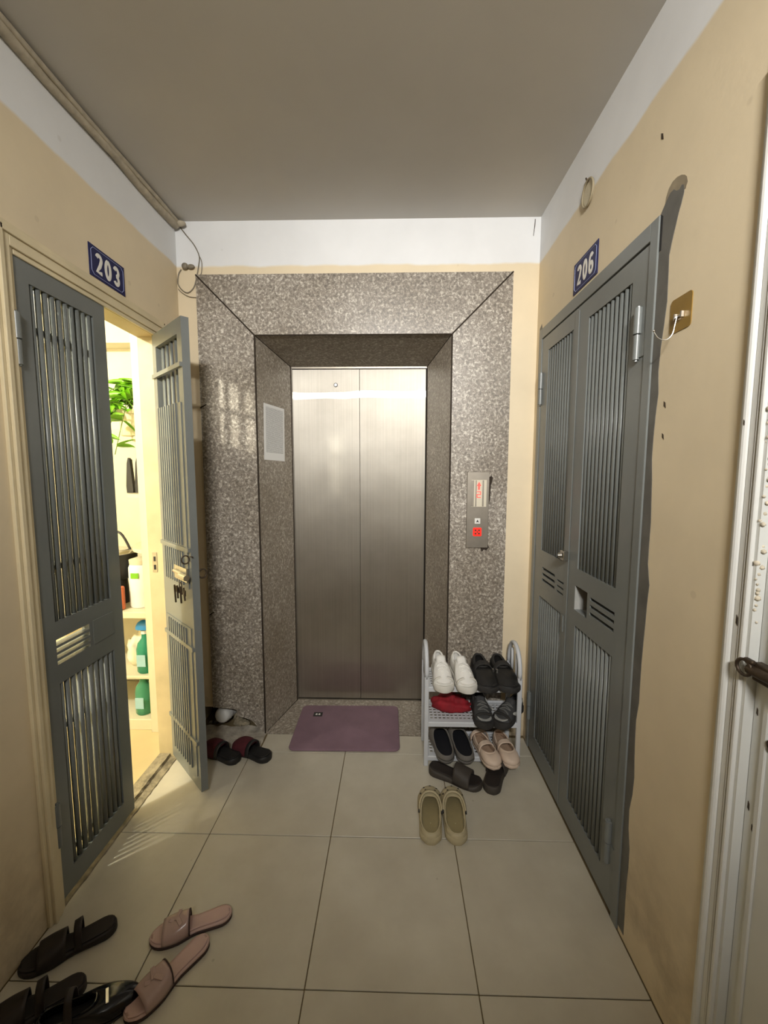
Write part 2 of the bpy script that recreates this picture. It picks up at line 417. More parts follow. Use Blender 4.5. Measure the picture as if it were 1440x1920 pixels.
# right wall with openings of 206 and the white door
DR0, DR1, DRT = -0.82, 0.115, 2.19
WD0, WD1, WDT = -2.08, -1.195, 2.23
wr = plate('wall_right', YR, YB+0.35, 0.0, H, [(DR0, DR1, -0.01, DRT), (WD0, WD1, -0.01, WDT)], XR, XR+0.10, m_wall, plane='yz')
tag(wr, 'cream corridor wall with white top band, around door 206', 'wall', kind=S)
# back wall with lift opening and a broken-out cavity low on its left side
wb = plate('wall_back', XL, XR, 0.0, H, [(-0.475, 0.552, -0.01, 2.19), (XL+0.005, -0.476, -0.01, 0.146)], YB, YB+0.05, m_wall, plane='xz')
tag(wb, 'end wall around the lift, cream with white top band', 'wall', kind=S)
wre = box('wall_rear', XL-0.1, XR+0.1, YR-0.08, YR, 0, H, m_wall); tag(wre, 'far end of the corridor behind the viewer', 'wall', kind=S)
# cavity behind the broken granite
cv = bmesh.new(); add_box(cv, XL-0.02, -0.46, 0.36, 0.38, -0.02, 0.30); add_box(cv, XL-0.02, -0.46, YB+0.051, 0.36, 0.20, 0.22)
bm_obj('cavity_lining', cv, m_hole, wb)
rub = bmesh.new()
for k in range(16):
    x, y = random.uniform(-0.83, -0.50), random.uniform(0.185, 0.30); s = random.uniform(0.012, 0.034)
    if -0.80 < x < -0.67 and y < 0.24: continue
    q = bmesh.ops.create_icosphere(rub, subdivisions=1, radius=s, matrix=Matrix.Translation((x, y, s*0.5)) @ Euler((random.random()*3, random.random()*3, 0)).to_matrix().to_4x4() @ Matrix.Diagonal((1.3, 0.9, 0.7, 1)))
ro = bm_obj('rubble', rub, m_dirt, wb); ro['kind'] = 'stuff'
# white drain pipe stub in the cavity
pipe = empty('drain_pipe', (-0.737, 0.19, 0.0)); tag(pipe, 'white plastic pipe stub poking from the hole under the granite', 'pipe')
bm = bmesh.new(); add_lathe(bm, [(0.0, 0.014), (0.030, 0.010), (0.041, 0.0), (0.044, -0.012), (0.044, -0.05), (0.040, -0.052), (0.040, -0.12), (0, -0.12)], 24, Matrix.Translation((0, 0.0, 0.082)) @ Euler((R(78), 0, R(-8))).to_matrix().to_4x4())
bm_obj('pipe_cap', bm, m_pvc, pipe, smooth=True, sharp=50)
bm = bmesh.new(); add_tube(bm, [(0, 0.10, 0.08), (0, 0.13, 0.05), (0, 0.135, 0.0)], 0.036, 16); bm_obj('pipe_body', bm, m_rust, pipe, smooth=True)

# ------------------------------------------------------------------ granite surround of the lift
gs = empty('trim_1', (0, YB, 0)); tag(gs, 'speckled granite surround framing the lift doors', 'door surround', kind=S)
gs.location = (0, 0, 0)
GX0, GX1, GXT = -0.767, 0.851, 2.487
IX0, IX1, IZT = -0.472, 0.549, 2.187
EX0, EX1, EZT, YD = -0.372, 0.452, 2.113, 0.50
g = 0.0022
poly_prism('granite_panel', [(GX0+0.004, GXT), (GX1-0.004, GXT), (IX1-g, IZT+g), (IX0+g, IZT+g)], 'y', 0.150, YB, m_gran, gs)
poly_prism('granite_panel', [(GX0, GXT-g*1.5), (IX0, IZT-g), (IX0, 0.003), (-0.496, 0.024), (-0.520, 0.048), (-0.545, 0.076), (-0.580, 0.092), (-0.612, 0.100), (-0.630, 0.108), (-0.634, 0.142), (-0.665, 0.148), (-0.70, 0.150), (GX0, 0.154)], 'y', 0.150, YB, m_gran, gs)
poly_prism('granite_panel', [(GX1, GXT-g*1.5), (GX1, 0.0), (IX1, 0.0), (IX1, IZT-g)], 'y', 0.150, YB, m_gran, gs)
def quad_slab(name, a, b, c, d, th, mat, parent):
    bm = bmesh.new(); P = [Vector(p) for p in (a, b, c, d)]; n = (P[1]-P[0]).cross(P[3]-P[0]).normalized()*th
    A = [bm.verts.new(p) for p in P]; B = [bm.verts.new(p+n) for p in P]
    bm.faces.new(A); bm.faces.new(B[::-1])
    for i in range(4): bm.faces.new((A[i], A[(i+1) % 4], B[(i+1) % 4], B[i]))
    return bm_obj(name, bm, mat, parent)
yf = 0.153
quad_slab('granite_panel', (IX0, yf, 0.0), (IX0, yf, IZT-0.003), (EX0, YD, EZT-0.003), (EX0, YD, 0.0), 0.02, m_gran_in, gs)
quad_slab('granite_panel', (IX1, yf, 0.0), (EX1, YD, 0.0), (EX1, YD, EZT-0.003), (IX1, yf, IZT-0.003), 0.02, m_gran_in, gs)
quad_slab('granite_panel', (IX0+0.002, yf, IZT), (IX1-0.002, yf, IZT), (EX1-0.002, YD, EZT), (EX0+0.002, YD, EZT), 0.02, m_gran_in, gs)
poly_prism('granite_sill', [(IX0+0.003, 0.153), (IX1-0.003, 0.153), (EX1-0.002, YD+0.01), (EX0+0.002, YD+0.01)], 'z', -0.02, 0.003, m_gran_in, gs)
# dark filler lines in the joints (edges of neighbouring panels)
bm = bmesh.new()
for a, b in (((GX0, GXT), (IX0, IZT)), ((GX1, GXT), (IX1, IZT))):
    add_tube(bm, [(a[0], 0.1515, a[1]), (b[0], 0.1515, b[1])], 0.0042, 6)
for x in (IX0, IX1): add_tube(bm, [(x, 0.152, 0.0), (x, 0.152, IZT)], 0.0045, 6)
for a, b in (((IX0, IZT), (EX0, EZT)), ((IX1, IZT), (EX1, EZT))): add_tube(bm, [(a[0], yf, a[1]), (b[0], YD, b[1])], 0.003, 6)
for x in (EX0, EX1): add_tube(bm, [(x, YD, 0.0), (x, YD, EZT)], 0.004, 6)
add_tube(bm, [(IX0, 0.153, 0.0), (EX0, YD, 0.002)], 0.004, 6); add_tube(bm, [(IX0, 0.153, IZT), (IX1, 0.153, IZT)], 0.003, 6)
bm_obj('joint_filler', bm, m_dark, gs)
# chips and cracks of the granite
for (x, z, w_, h_) in ((-0.752, 1.826, 0.018, 0.012), (-0.752, 0.70, 0.014, 0.012)):
    pts = [(x-w_, z-h_*0.4), (x-w_*0.3, z+h_*0.2), (x+w_*0.8, z+h_), (x+w_, z+h_*0.7), (x, z-h_*0.2), (x-w_, z-h_)]
    poly_prism('crack', pts, 'y', 0.1494, 0.1505, m_dark, gs)

# ------------------------------------------------------------------ lift doors
ed = empty('door_1', (0.04, YD, 0)); tag(ed, 'two brushed steel lift doors, closed, in the granite recess', 'lift door', kind=S)
def lp(name, x0, x1, y0, y1, z0, z1, mat, bev=0.0): return box(name, x0-0.04, x1-0.04, y0-YD, y1-YD, z0, z1, mat, ed, bev=bev)
XM = 0.0425
for (x0, x1) in ((EX0+0.006, XM-0.0018), (XM+0.0018, EX1-0.008)):
    # door panel bowed a little so reflections curve
    bm = bmesh.new(); nx, nz = 12, 26; gv = []
    for i in range(nx+1):
        col = []
        for j in range(nz+1):
            u, v = i/nx, j/nz
            x = x0+(x1-x0)*u; z = 0.012+(2.100-0.012)*v
            y = 0.516 - 0.0022*math.sin(PI*u)*math.sin(PI*v) - 0.0006*math.sin(5*v+3*u)
            col.append(bm.verts.new((x-0.04, y-YD, z)))
        gv.append(col)
    for i in range(nx):
        for j in range(nz): bm.faces.new((gv[i][j], gv[i+1][j], gv[i+1][j+1], gv[i][j+1]))
    r = bmesh.ops.extrude_face_region(bm, geom=bm.faces[:]); bmesh.ops.translate(bm, vec=(0, 0.03, 0), verts=[e for e in r['geom'] if isinstance(e, bmesh.types.BMVert)])
    pn = bm_obj('door_panel', bm, m_steel, ed, smooth=True, sharp=40)
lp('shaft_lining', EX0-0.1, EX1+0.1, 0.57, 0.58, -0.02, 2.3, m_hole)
lp('head_strip', EX0, EX1, 0.503, 0.512, 2.103, 2.125, m_steel_dull)
lp('sill_strip', EX0, EX1, 0.505, 0.56, -0.01, 0.006, m_steel_dull)
lp('jamb_strip', EX0, EX0+0.006, 0.505, 0.512, 0, 2.11, m_steel_dull)
bm = bmesh.new(); add_tube(bm, [(0.010*math.cos(a*PI/8), 0, 0.010*math.sin(a*PI/8)) for a in range(16)], 0.0022, 6, closed=True)
bm_obj('release_key_ring', bm, m_blk, ed, smooth=True, loc=(-0.102-0.04, 0.512-YD, 2.008))
lathe('release_key_disc', [(0, 0.001), (0.009, 0.001), (0.009, -0.004), (0, -0.004)], m_chrome, ed, loc=(-0.142, 0.512-YD, 2.008), rot=(R(90), 0, 0))

# call panel
cp = empty('call_panel', (0.697, 0.150, 1.282)); tag(cp, 'steel lift call panel with red display and glowing button', 'call panel')
def cpb(name, x0, x1, z0, z1, y0, y1, mat, bev=0.0, par=None): return box(name, x0, x1, y0, y1, z0, z1, mat, par or cp, bev=bev)
cpb('face_plate', -0.058, 0.058, -0.202, 0.202, -0.008, 0.0, m_steel_dull, 0.0015)
win = cpb('display_window', -0.036, 0.044, 0.018, 0.160, -0.0095, -0.0082, m_lcdw)
cpb('display_strip', -0.036, -0.022, 0.020, 0.158, -0.0115, -0.0096, m_steel_dull)
cpb('display_strip', 0.022, 0.030, 0.020, 0.158, -0.0115, -0.0096, m_steel_dull)
cpb('display_strip', -0.014, -0.008, 0.020, 0.158, -0.0115, -0.0096, m_steel_dull)
poly_prism('up_arrow', [(0.004, 0.150), (0.016, 0.128), (0.009, 0.128), (0.009, 0.108), (-0.001, 0.108), (-0.001, 0.128), (-0.008, 0.128)], 'y', -0.0108, -0.0097, m_lcd, cp)
# floor figure 2 made of lit segments
sg = bmesh.new()
for (x0, x1, z0, z1) in ((-0.007, 0.015, 0.096, 0.100), (0.011, 0.015, 0.084, 0.097), (-0.007, 0.015, 0.081, 0.085), (-0.007, -0.003, 0.069, 0.083), (-0.007, 0.015, 0.066, 0.070)):
    add_box(sg, x0, x1, -0.0108, -0.0097, z0, z1)
bm_obj('floor_figure', sg, m_lcd, cp)
b1 = cpb('button', -0.015, 0.015, -0.073, -0.043, -0.0115, -0.008, m_signw, 0.002)
poly_prism('arrow_mark', [(0.0, -0.050), (0.008, -0.066), (0.003, -0.063), (-0.003, -0.063), (-0.008, -0.066)], 'y', -0.0121, -0.0114, m_black, b1)
b2 = cpb('button', -0.022, 0.022, -0.138, -0.094, -0.012, -0.008, m_led, 0.003)
for (dx, dz) in ((-0.009, 0.009), (0.009, 0.009), (-0.009, -0.009), (0.009, -0.009)):
    cpb('button_mark', dx-0.005, dx+0.005, -0.116+dz-0.0045, -0.116+dz+0.0045, -0.0127, -0.0119, m_rust, par=b2)
cpb('button_mark', -0.0025, 0.0025, -0.122, -0.110, -0.0127, -0.0119, m_rust, par=b2)
# dark glue smear round the call panel
pts = [(0.060, 0.175), (0.070, 0.182), (0.078, 0.170), (0.074, 0.150), (0.068, 0.130), (0.066, 0.07), (0.060, 0.03)]
poly_prism('glue_smear', pts, 'y', -0.0012, 0.0, m_dark, cp)
poly_prism('glue_smear', [(0.020, -0.204), (0.058, -0.180), (0.066, -0.200), (0.052, -0.218), (0.040, -0.212), (0.028, -0.226)], 'y', -0.0010, 0.0, m_dark, cp)

# notice taped on the left reveal
def on_left_reveal(s, z, off=0.0):
    a = Vector((IX0, yf, 0)); b = Vector((EX0, YD, 0)); d = (b-a); n = Vector((d.y, -d.x, 0)).normalized()
    p = a+d*s+n*off; p.z = z; return p
d = Vector((EX0-IX0, YD-yf, 0)); ang = math.atan2(d.y, d.x)
pc = on_left_reveal(0.46, 1.70, 0.0012)
nt = box('paper_notice', -0.105, 0.105, -0.0004, 0.0004, -0.153, 0.153, m_paper); tag(nt, 'white printed notice stuck on the granite beside the lift', 'notice')
nt.location = pc; nt.rotation_euler = (0, R(1.2), ang)

# ------------------------------------------------------------------ metal grille doors
def leaf(root, W, sgn, zb, zt, up0, up1, lo0, lo1, slots, hole, mat, pitch, barw, bar_u=(0.05, 0.05), rear=True, backing=None, stiff=(), hinge_z=(), hinge_side=0, T=0.028, name='door_leaf'):
    """leaf in local x (0..W times sgn) / z, front face at y=0 facing -y"""
    u0, u1 = bar_u[0], W-bar_u[1]
    holes = [(u0, u1, up0, up1), (u0, u1, lo0, lo1)] + list(slots) + ([hole] if hole else [])
    def fx(h): return h if sgn > 0 else (-h[1], -h[0], h[2], h[3])
    lf = plate(name, *( (0, W) if sgn > 0 else (-W, 0)), zb, zt, [fx(h) for h in holes], 0.0, T, mat, root, plane='xz')
    n = int(round((u1-u0)/pitch)); pt = (u1-u0)/n
    for (z0, z1) in ((up0, up1), (lo0, lo1)):
        # half-round bar mesh shared
        bm = bmesh.new(); prof = [(-barw/2, 0.012), (-barw/2, 0.005), (-barw*0.3, 0.0015), (0, 0.0), (barw*0.3, 0.0015), (barw/2, 0.005), (barw/2, 0.012)]
        A = [bm.verts.new((x, y, z0-0.002)) for x, y in prof]; B = [bm.verts.new((x, y, z1+0.002)) for x, y in prof]
        k = len(prof)
        for i in range(k): bm.faces.new((A[i], A[(i+1) % k], B[(i+1) % k], B[i]))
        bm.faces.new(A); bm.faces.new(B[::-1]); bmesh.ops.recalc_face_normals(bm, faces=bm.faces[:])
        me = bpy.data.meshes.new('slat'); bm.to_mesh(me); bm.free(); me.materials.append(mat)
        for p in me.polygons: p.use_smooth = len(p.vertices) == 4
        for i in range(n):
            u = u0+pt*(i+0.5); o = link('slat', me, None, lf, loc=(sgn*u, 0.002, 0))
        if rear:
            bm = bmesh.new(); add_box(bm, -barw*0.42, barw*0.42, 0.0, 0.006, z0-0.002, z1+0.002)
            me2 = bpy.data.meshes.new('rear_slat'); bm.to_mesh(me2); bm.free(); me2.materials.append(mat)
            for i in range(n+1):
                u = u0+pt*i
                if random.random() < 0.12: continue
                link('rear_slat', me2, None, lf, loc=(sgn*min(max(u, u0+barw*.45), u1-barw*.45)+sgn*random.uniform(-0.003, 0.003), 0.021, 0))
    for z in stiff:
        box('cross_bar', *sorted((0.006*sgn, (W-0.006)*sgn)), T-0.004, T+0.010, z-0.009, z+0.009, mat, lf)
    if backing:
        for (z0, z1) in backing: box('backing_board', *sorted(((u0-0.02)*sgn, (u1+0.02)*sgn)), T+0.0005, T+0.004, z0, z1, m_behind if backing is not None and root.get('dark') else mat, lf)
    for z in hinge_z:
        hu = 0.0
        bm = bmesh.new(); add_tube(bm, [(0, 0, -0.075), (0, 0, -0.004)], 0.0095, 12); add_tube(bm, [(0, 0, 0.0), (0, 0, 0.075)], 0.0115, 12)
        add_box(bm, *sorted((0.0, -0.034*sgn)), 0.0030, 0.0064, -0.07, -0.002)
        add_tube(bm, [(0, 0, -0.08), (0, 0, 0.08)], 0.005, 8)
        bm_obj('hinge', bm, mat, lf, smooth=True, sharp=40, loc=(sgn*(-0.002+hinge_side), -0.006, z))
    return lf

# ---- door 203 (left wall): near leaf shut, far leaf swung open into the corridor
d203 = empty('door_2', (XL, -0.42, 0)); tag(d203, 'grey double grille door marked 203 with its far leaf ajar', 'grille door', kind=S)
def loc203(x, y, z): return (x-XL, y+0.42, z)
h1 = empty('tmp', parent=d203)
L1 = leaf(d203, 0.386, 1, 0.028, 2.116, 0.985, 2.055, 0.108, 0.772, [(0.05, 0.20, 0.905, 0.925), (0.05, 0.20, 0.882, 0.896), (0.05, 0.20, 0.860, 0.873), (0.05, 0.20, 0.838, 0.851)], None, m_doorL, 0.0283, 0.0165, bar_u=(0.052, 0.064), stiff=(1.93, 1.16, 0.60, 0.14), hinge_z=(1.875, 0.31), hinge_side=-0.006)
L1.location = loc203(XL+0.004, -0.797, 0); L1.rotation_euler = (0, 0, R(90))
# small covered letter flap beside the slots
box('flap', 0.215, 0.325, -0.0025, 0.0, 0.838, 0.93, m_doorL, L1, bev=0.001)
L2 = leaf(d203, 0.362, -1, 0.028, 2.116, 0.985, 2.055, 0.108, 0.772, [], None, m_doorL, 0.050, 0.023, bar_u=(0.045, 0.05), rear=False, backing=[(0.09, 0.79), (0.97, 1.775)], stiff=(1.925, 1.145, 0.70, 0.26), hinge_z=(1.875, 0.31), T=0.032)
L2.location = loc203(XL+0.010, -0.046, 0); L2.rotation_euler = (0, 0, R(90+47))
# inner ribs of the open leaf's backing
for (z0, z1) in ((0.11, 0.69), (0.71, 0.78), (0.98, 1.13), (1.16, 1.775)):
    for i in range(9):
        u = -(0.062+0.027*i); box('rib', u-0.005, u+0.005, 0.036, 0.042, z0, z1, m_doorL, L2)
# bolt, padlock keys and rings on the open leaf
bolt = bmesh.new(); add_tube(bolt, [(-0.30, 0.058, 1.03), (-0.372, 0.058, 1.03)], 0.013, 12); add_tube(bolt, [(-0.20, 0.05, 1.035), (-0.30, 0.052, 1.035)], 0.008, 10); add_box(bolt, -0.335, -0.19, 0.032, 0.045, 1.0, 1.062)
bm_obj('bolt', bolt, m_chrome, L2, smooth=True, sharp=40)
ks = bmesh.new()
add_tube(ks, [(-0.315+0.014*math.cos(a*PI/8), 0.064, 0.985+0.018*math.sin(a*PI/8)) for a in range(16)], 0.0022, 6, closed=True)
for k, (dx, ln, rr) in enumerate(((-0.03, 0.055, 0.010), (0.0, 0.075, 0.011), (0.025, 0.06, 0.010), (0.045, 0.085, 0.009))):
    x = -0.315+dx; add_tube(ks, [(x, 0.062+0.004*k, 0.985), (x+dx*0.5, 0.064, 0.985-ln)], 0.004, 6); add_box(ks, x-rr+dx*0.3, x+rr+dx*0.3, 0.060, 0.064, 0.95, 0.975)
bm_obj('key_bunch', ks, m_rust, L2, smooth=True, sharp=40)
rg = bmesh.new(); add_tube(rg, [(-0.345, 0.050+0.016*math.cos(a*PI/7), 1.105+0.018*math.sin(a*PI/7)) for a in range(14)], 0.003, 6, closed=True)
add_tube(rg, [(-0.345, 0.03, 1.118), (-0.374, 0.03, 1.118)], 0.003, 6)
bm_obj('pull_ring', rg, m_rust, L2, smooth=True)
rg = bmesh.new(); add_tube(rg, [(-0.352, -0.018+0.018*math.cos(a*PI/7), 1.035+0.020*math.sin(a*PI/7)) for a in range(14)], 0.0035, 6, closed=True)
bm_obj('pull_ring', rg, m_rust, L2, smooth=True)
bpy.data.objects.remove(h1)
# frame and moulded architrave of 203
def arch_piece(name, a, b, side, mat, parent, prof):
    """side: 'n' near jamb, 'f' far jamb, 'h' head: prof = list of (w0,w1,proud)"""
    bm = bmesh.new()
    for (w0, w1, pr) in prof:
        if side == 'n': add_box(bm, 0, pr, DL0-w1, DL0-w0, a, b+w1*1.25, 0.0015)
        elif side == 'f': add_box(bm, 0, pr, DL1+w0, DL1+w1, a, b+w1*1.25, 0.0015)
        else: add_box(bm, 0, pr, DL0-w0, DL1+w0, b+w0, b+w1, 0.0015)
    bmesh.ops.translate(bm, vec=(0, 0.42, 0), verts=bm.verts[:])
    return bm_obj(name, bm, mat, parent)
PR = [(-0.004, 0.012, 0.009), (0.012, 0.044, 0.015), (0.044, 0.060, 0.021), (0.060, 0.078, 0.012)]
PRn = [(-0.002, 0.012, 0.009), (0.012, 0.036, 0.015), (0.036, 0.050, 0.021), (0.050, 0.062, 0.012)]
arch_piece('architrave', 0.0, DLT, 'n', m_frame, d203, PRn)
arch_piece('architrave', 0.0, DLT, 'f', m_frame, d203, PRn)
arch_piece('architrave', 0.0, DLT, 'h', m_frame, d203, PR)
bm = bmesh.new(); add_box(bm, -0.092, -0.001, DL1-0.0+0.42-0.004, DL1+0.42+0.0, 0, DLT); bm_obj('jamb', bm, m_jamb, d203)
bm = bmesh.new(); add_box(bm, -0.092, -0.030, DL0+0.42, DL0+0.424, 0, DLT); bm_obj('jamb', bm, m_jamb, d203)
bm = bmesh.new(); add_box(bm, -0.092, -0.001, DL0+0.42, DL1+0.42, DLT-0.004, DLT); bm_obj('jamb_head', bm, m_jamb, d203)
# strike plates
bm = bmesh.new(); add_box(bm, -0.074, -0.050, DL1+0.42-0.0065, DL1+0.42-0.0045, 0.985, 1.085, 0.0008); so = bm_obj('strike_plate', bm, m_chrome, d203)
for z in (1.01, 1.052): box('strike_hole', -0.067, -0.056, DL1+0.42-0.0072, DL1+0.42-0.0063, z-0.012, z+0.012, m_black, so)
# dirty threshold
th = bmesh.new(); n = 30; prev = None
for i in range(n+1):
    y = DL0+(DL1-DL0)*i/n+0.42; e = random.uniform(-0.006, 0.006)
    ring = [th.verts.new(v) for v in ((-0.09, y, 0.0), (-0.09, y, 0.022), (-0.035, y, 0.024+e*0.3), (-0.030+e, y, 0.010+e*0.4), (0.002+e*0.5, y, 0.004+e*0.3), (0.006+e*0.4, y, -0.002))]
    if prev:
        for k in range(5): th.faces.new((prev[k], prev[k+1], ring[k+1], ring[k]))
    prev = ring
bm_obj('threshold', th, m_dirt, d203)

# number plates
def number_plate(txt, side, y0, y1, z0, z1, label):
    W, Hh = abs(y1-y0), z1-z0
    x = XL if side < 0 else XR
    o = empty('number_plate', (x, (y0+y1)/2, (z0+z1)/2), R(90) if side < 0 else R(-90)); tag(o, label, 'number plate')
    box('plate', -W/2, W/2, -0.003, 0.0, -Hh/2, Hh/2, m_navy, o, bev=0.0008)
    bl = bmesh.new(); a, b, c = W/2-0.010, Hh/2-0.009, 0.012
    pts = [(-a+c, b), (a-c, b), (a, b-c), (a, -b+c), (a-c, -b), (-a+c, -b), (-a, -b+c), (-a, b-c)]
    for p, q in zip(pts, pts[1:]+pts[:1]): add_tube(bl, [(p[0], -0.0032, p[1]), (q[0], -0.0032, q[1])], 0.0011, 5)
    bm_obj('border_line', bl, m_signl, o)
    def arc(cx, cz, rx, rz, a0, a1, n=14): return [(cx+rx*math.cos(R(a0+(a1-a0)*k/n)), cz+rz*math.sin(R(a0+(a1-a0)*k/n))) for k in range(n+1)]
    GL = {'2': [arc(0, 0.017, 0.0125, 0.0125, 165, -25) + [(0.004, -0.006), (-0.0125, -0.029), (0.0135, -0.029)]],
          '0': [arc(0, 0, 0.0125, 0.0295, 90, 450, 28)],
          '3': [arc(0, 0.0150, 0.0120, 0.0145, 160, -80) + arc(0, -0.0150, 0.0125, 0.0145, 80, -160)],
          '6': [arc(0.001, 0.006, 0.0135, 0.0235, 40, 180) + arc(0, -0.0140, 0.0125, 0.0155, 180, 540, 24)]}
    for i, ch in enumerate(txt):
        bm = bmesh.new()
        for st in GL[ch]:
            add_tube(bm, [(x+(i-1)*0.049, 0.0, z*1.05) for x, z in st], 0.0076, 8)
        for v in bm.verts: v.co.y = -0.0032 + max(-1.0, min(1.0, v.co.y/0.0076))*0.0007
        bm_obj('digit', bm, m_signw, o)
    return o
number_plate('203', -1, -0.472, -0.271, 2.208, 2.323, 'blue enamel number plate 203 above the half-open grille door')
number_plate('206', 1, -0.460, -0.261, 2.199, 2.318, 'blue enamel number plate 206 above the shut grille door')

# ---- door 206 (right wall), both leaves shut
d206 = empty('door_3', (XR, -0.35, 0)); tag(d206, 'grey double grille door marked 206, both leaves shut', 'grille door', kind=S)
d206['dark'] = 1  # backing boards take the dark tone that stands for unlit space behind the slats
def loc206(x, y, z): return (x-XR, y+0.35, z)
F0, F1, FT = -0.818, 0.113, 2.187
def b206(name, x0, x1, y0, y1, z0, z1, mat, bev=0.0, par=None): return box(name, x0-XR, x1-XR, y0+0.35, y1+0.35, z0, z1, mat, par or d206, bev=bev)
b206('frame_post', XR-0.006, XR+0.045, F0, F0+0.036, 0.0, FT, m_door, 0.0015)
b206('frame_post', XR-0.006, XR+0.045, F1-0.034, F1, 0.0, FT, m_door, 0.0015)
b206('frame_head', XR-0.006, XR+0.045, F0+0.036, F1-0.034, FT-0.050, FT, m_door, 0.0015)
nl = leaf(d206, 0.462, -1, 0.012, 2.132, 1.100, 2.062, 0.115, 0.868, [(0.080, 0.250, 1.008, 1.020), (0.080, 0.250, 0.980, 0.992), (0.080, 0.250, 0.952, 0.964)], (0.272, 0.380, 0.930, 1.030), m_door, 0.0285, 0.0185, bar_u=(0.082, 0.096), rear=False, backing=[(0.05, 0.90), (1.07, 2.1)], hinge_z=(1.893, 0.243), hinge_side=0.034)
nl.location = loc206(XR-0.002, F0+0.038, 0); nl.rotation_euler = (0, 0, R(-90))
fl2 = leaf(d206, 0.392, 1, 0.012, 2.132, 1.100, 2.062, 0.115, 0.868, [(0.112, 0.270, 1.008, 1.020), (0.112, 0.270, 0.980, 0.992), (0.112, 0.270, 0.952, 0.964), (0.294, 0.366, 1.000, 1.008), (0.294, 0.366, 0.975, 0.983), (0.294, 0.366, 0.951, 0.959)], None, m_door, 0.0285, 0.0185, bar_u=(0.085, 0.035), rear=False, backing=[(0.05, 0.90), (1.07, 2.1)], hinge_z=(1.893, 0.243), hinge_side=0.012)
fl2.location = loc206(XR-0.002, F1-0.036, 0); fl2.rotation_euler = (0, 0, R(-90))
# meeting strip, letter-box lining, lock staple
b206('meeting_strip', XR-0.005, XR-0.002, -0.334, -0.300, 0.02, 2.12, m_door, 0.001)
b206('letter_box_lining', XR-0.001, XR+0.05, -0.402, -0.397, 0.926, 1.034, m_lgrey)
b206('letter_box_lining', XR-0.001, XR+0.05, -0.512, -0.402, 0.924, 0.929, m_lgrey)
b206('unlit_room_sheet', XR+0.10, XR+0.12, -0.80, 0.10, 0.0, 2.2, m_behind)  # added dark sheet in place of the unlit interior
b206('wood_block', XR+0.055, XR+0.095, -0.50, -0.30, 0.965, 0.985, m_brown); b206('wood_board', XR+0.06, XR+0.095, -0.52, -0.28, 0.99, 1.06, m_brown)
lk = bmesh.new(); add_box(lk, -0.022, 0.0, -0.018, 0.018, -0.020, 0.020, 0.002); add_tube(lk, [(-0.020, 0.0, 0.0), (-0.034, 0.006, -0.002)], 0.012, 14)
bm_obj('lock', lk, m_chrome, d206, smooth=True, sharp=40, loc=loc206(XR-0.006, -0.320, 1.135))
lathe('lock_keyhole', [(0, 0.001), (0.007, 0.001), (0.007, -0.002), (0, -0.002)], m_black, d206, loc=loc206(XR-0.041, -0.314, 1.133), rot=(0, R(-90), R(-14)))
bm = bmesh.new(); add_box(bm, -0.009, -0.004, -0.312, -0.296, 0.0, 0.07); bm_obj('keeper', bm, m_door, d206, loc=(0, 0.35, 0.80))

# dark grey paint brushed past the frame on to the wall
def smear_edge(z): return -0.856 - 0.008*math.sin(z*7.0) - 0.004*math.sin(z*23.0+1.0) + (0.012 if z < 0.5 else 0)
pts = [(F0+0.001, 0.02)] + [(smear_edge(0.02+i*0.06)+random.uniform(-0.004, 0.004), 0.02+i*0.06) for i in range(35)]
pts += [(-0.876, 2.105), (-0.884, 2.128), (-0.891, 2.150), (-0.900, 2.170), (-0.907, 2.190), (-0.906, 2.208), (-0.897, 2.214), (-0.889, 2.208), (-0.878, 2.211), (-0.866, 2.222), (-0.853, 2.222), (-0.841, 2.214), (-0.830, 2.203), (F0+0.001, 2.19)]
poly_prism('paint_smear', pts, 'x', XR-0.0012, XR+0.0005, m_smear, wr)
pts = [(-0.832, 2.20), (-0.880, 2.20), (-0.912, 2.196), (-0.918, 2.208), (-0.914, 2.222), (-0.905, 2.232), (-0.893, 2.240), (-0.876, 2.246), (-0.858, 2.246), (-0.844, 2.238), (-0.835, 2.222)]
poly_prism('paint_smear', pts, 'x', XR-0.0008, XR+0.0005, M('faded_paint_smear', (142, 130, 108), 0.7, var=0.2, scale=20), wr)
poly_prism('frame_gap', [(F0-0.002, 2.09), (F0-0.010, 2.09), (F0-0.010, 2.178), (F0-0.002, 2.186)], 'x', XR-0.0022, XR, m_black, wr)
# grubby edge strip between 206 and the back wall
poly_prism('paint_smear', [(F1, 0.0), (F1+0.010, 0.0), (F1+0.004, 0.5), (F1+0.010, 0.9), (F1+0.003, 1.3), (F1+0.012, 1.9), (F1+0.018, 2.02), (F1+0.016, 2.20), (F1-0.01, 2.215), (F1-0.02, 2.19), (F1, 2.18)], 'x', XR-0.0010, XR+0.0005, m_smear, wr)
for (y, z, s) in ((-0.885, 1.665, 0.010), (-0.886, 1.58, 0.009), (-0.80, 2.40, 0.012)):
    poly_prism('wall_chip', [(y-s*0.5, z-s), (y+s*0.4, z-s*0.3), (y+s*0.5, z+s), (y-s*0.2, z+s*0.5)], 'x', XR-0.0006, XR+0.0003, m_rust, wr)

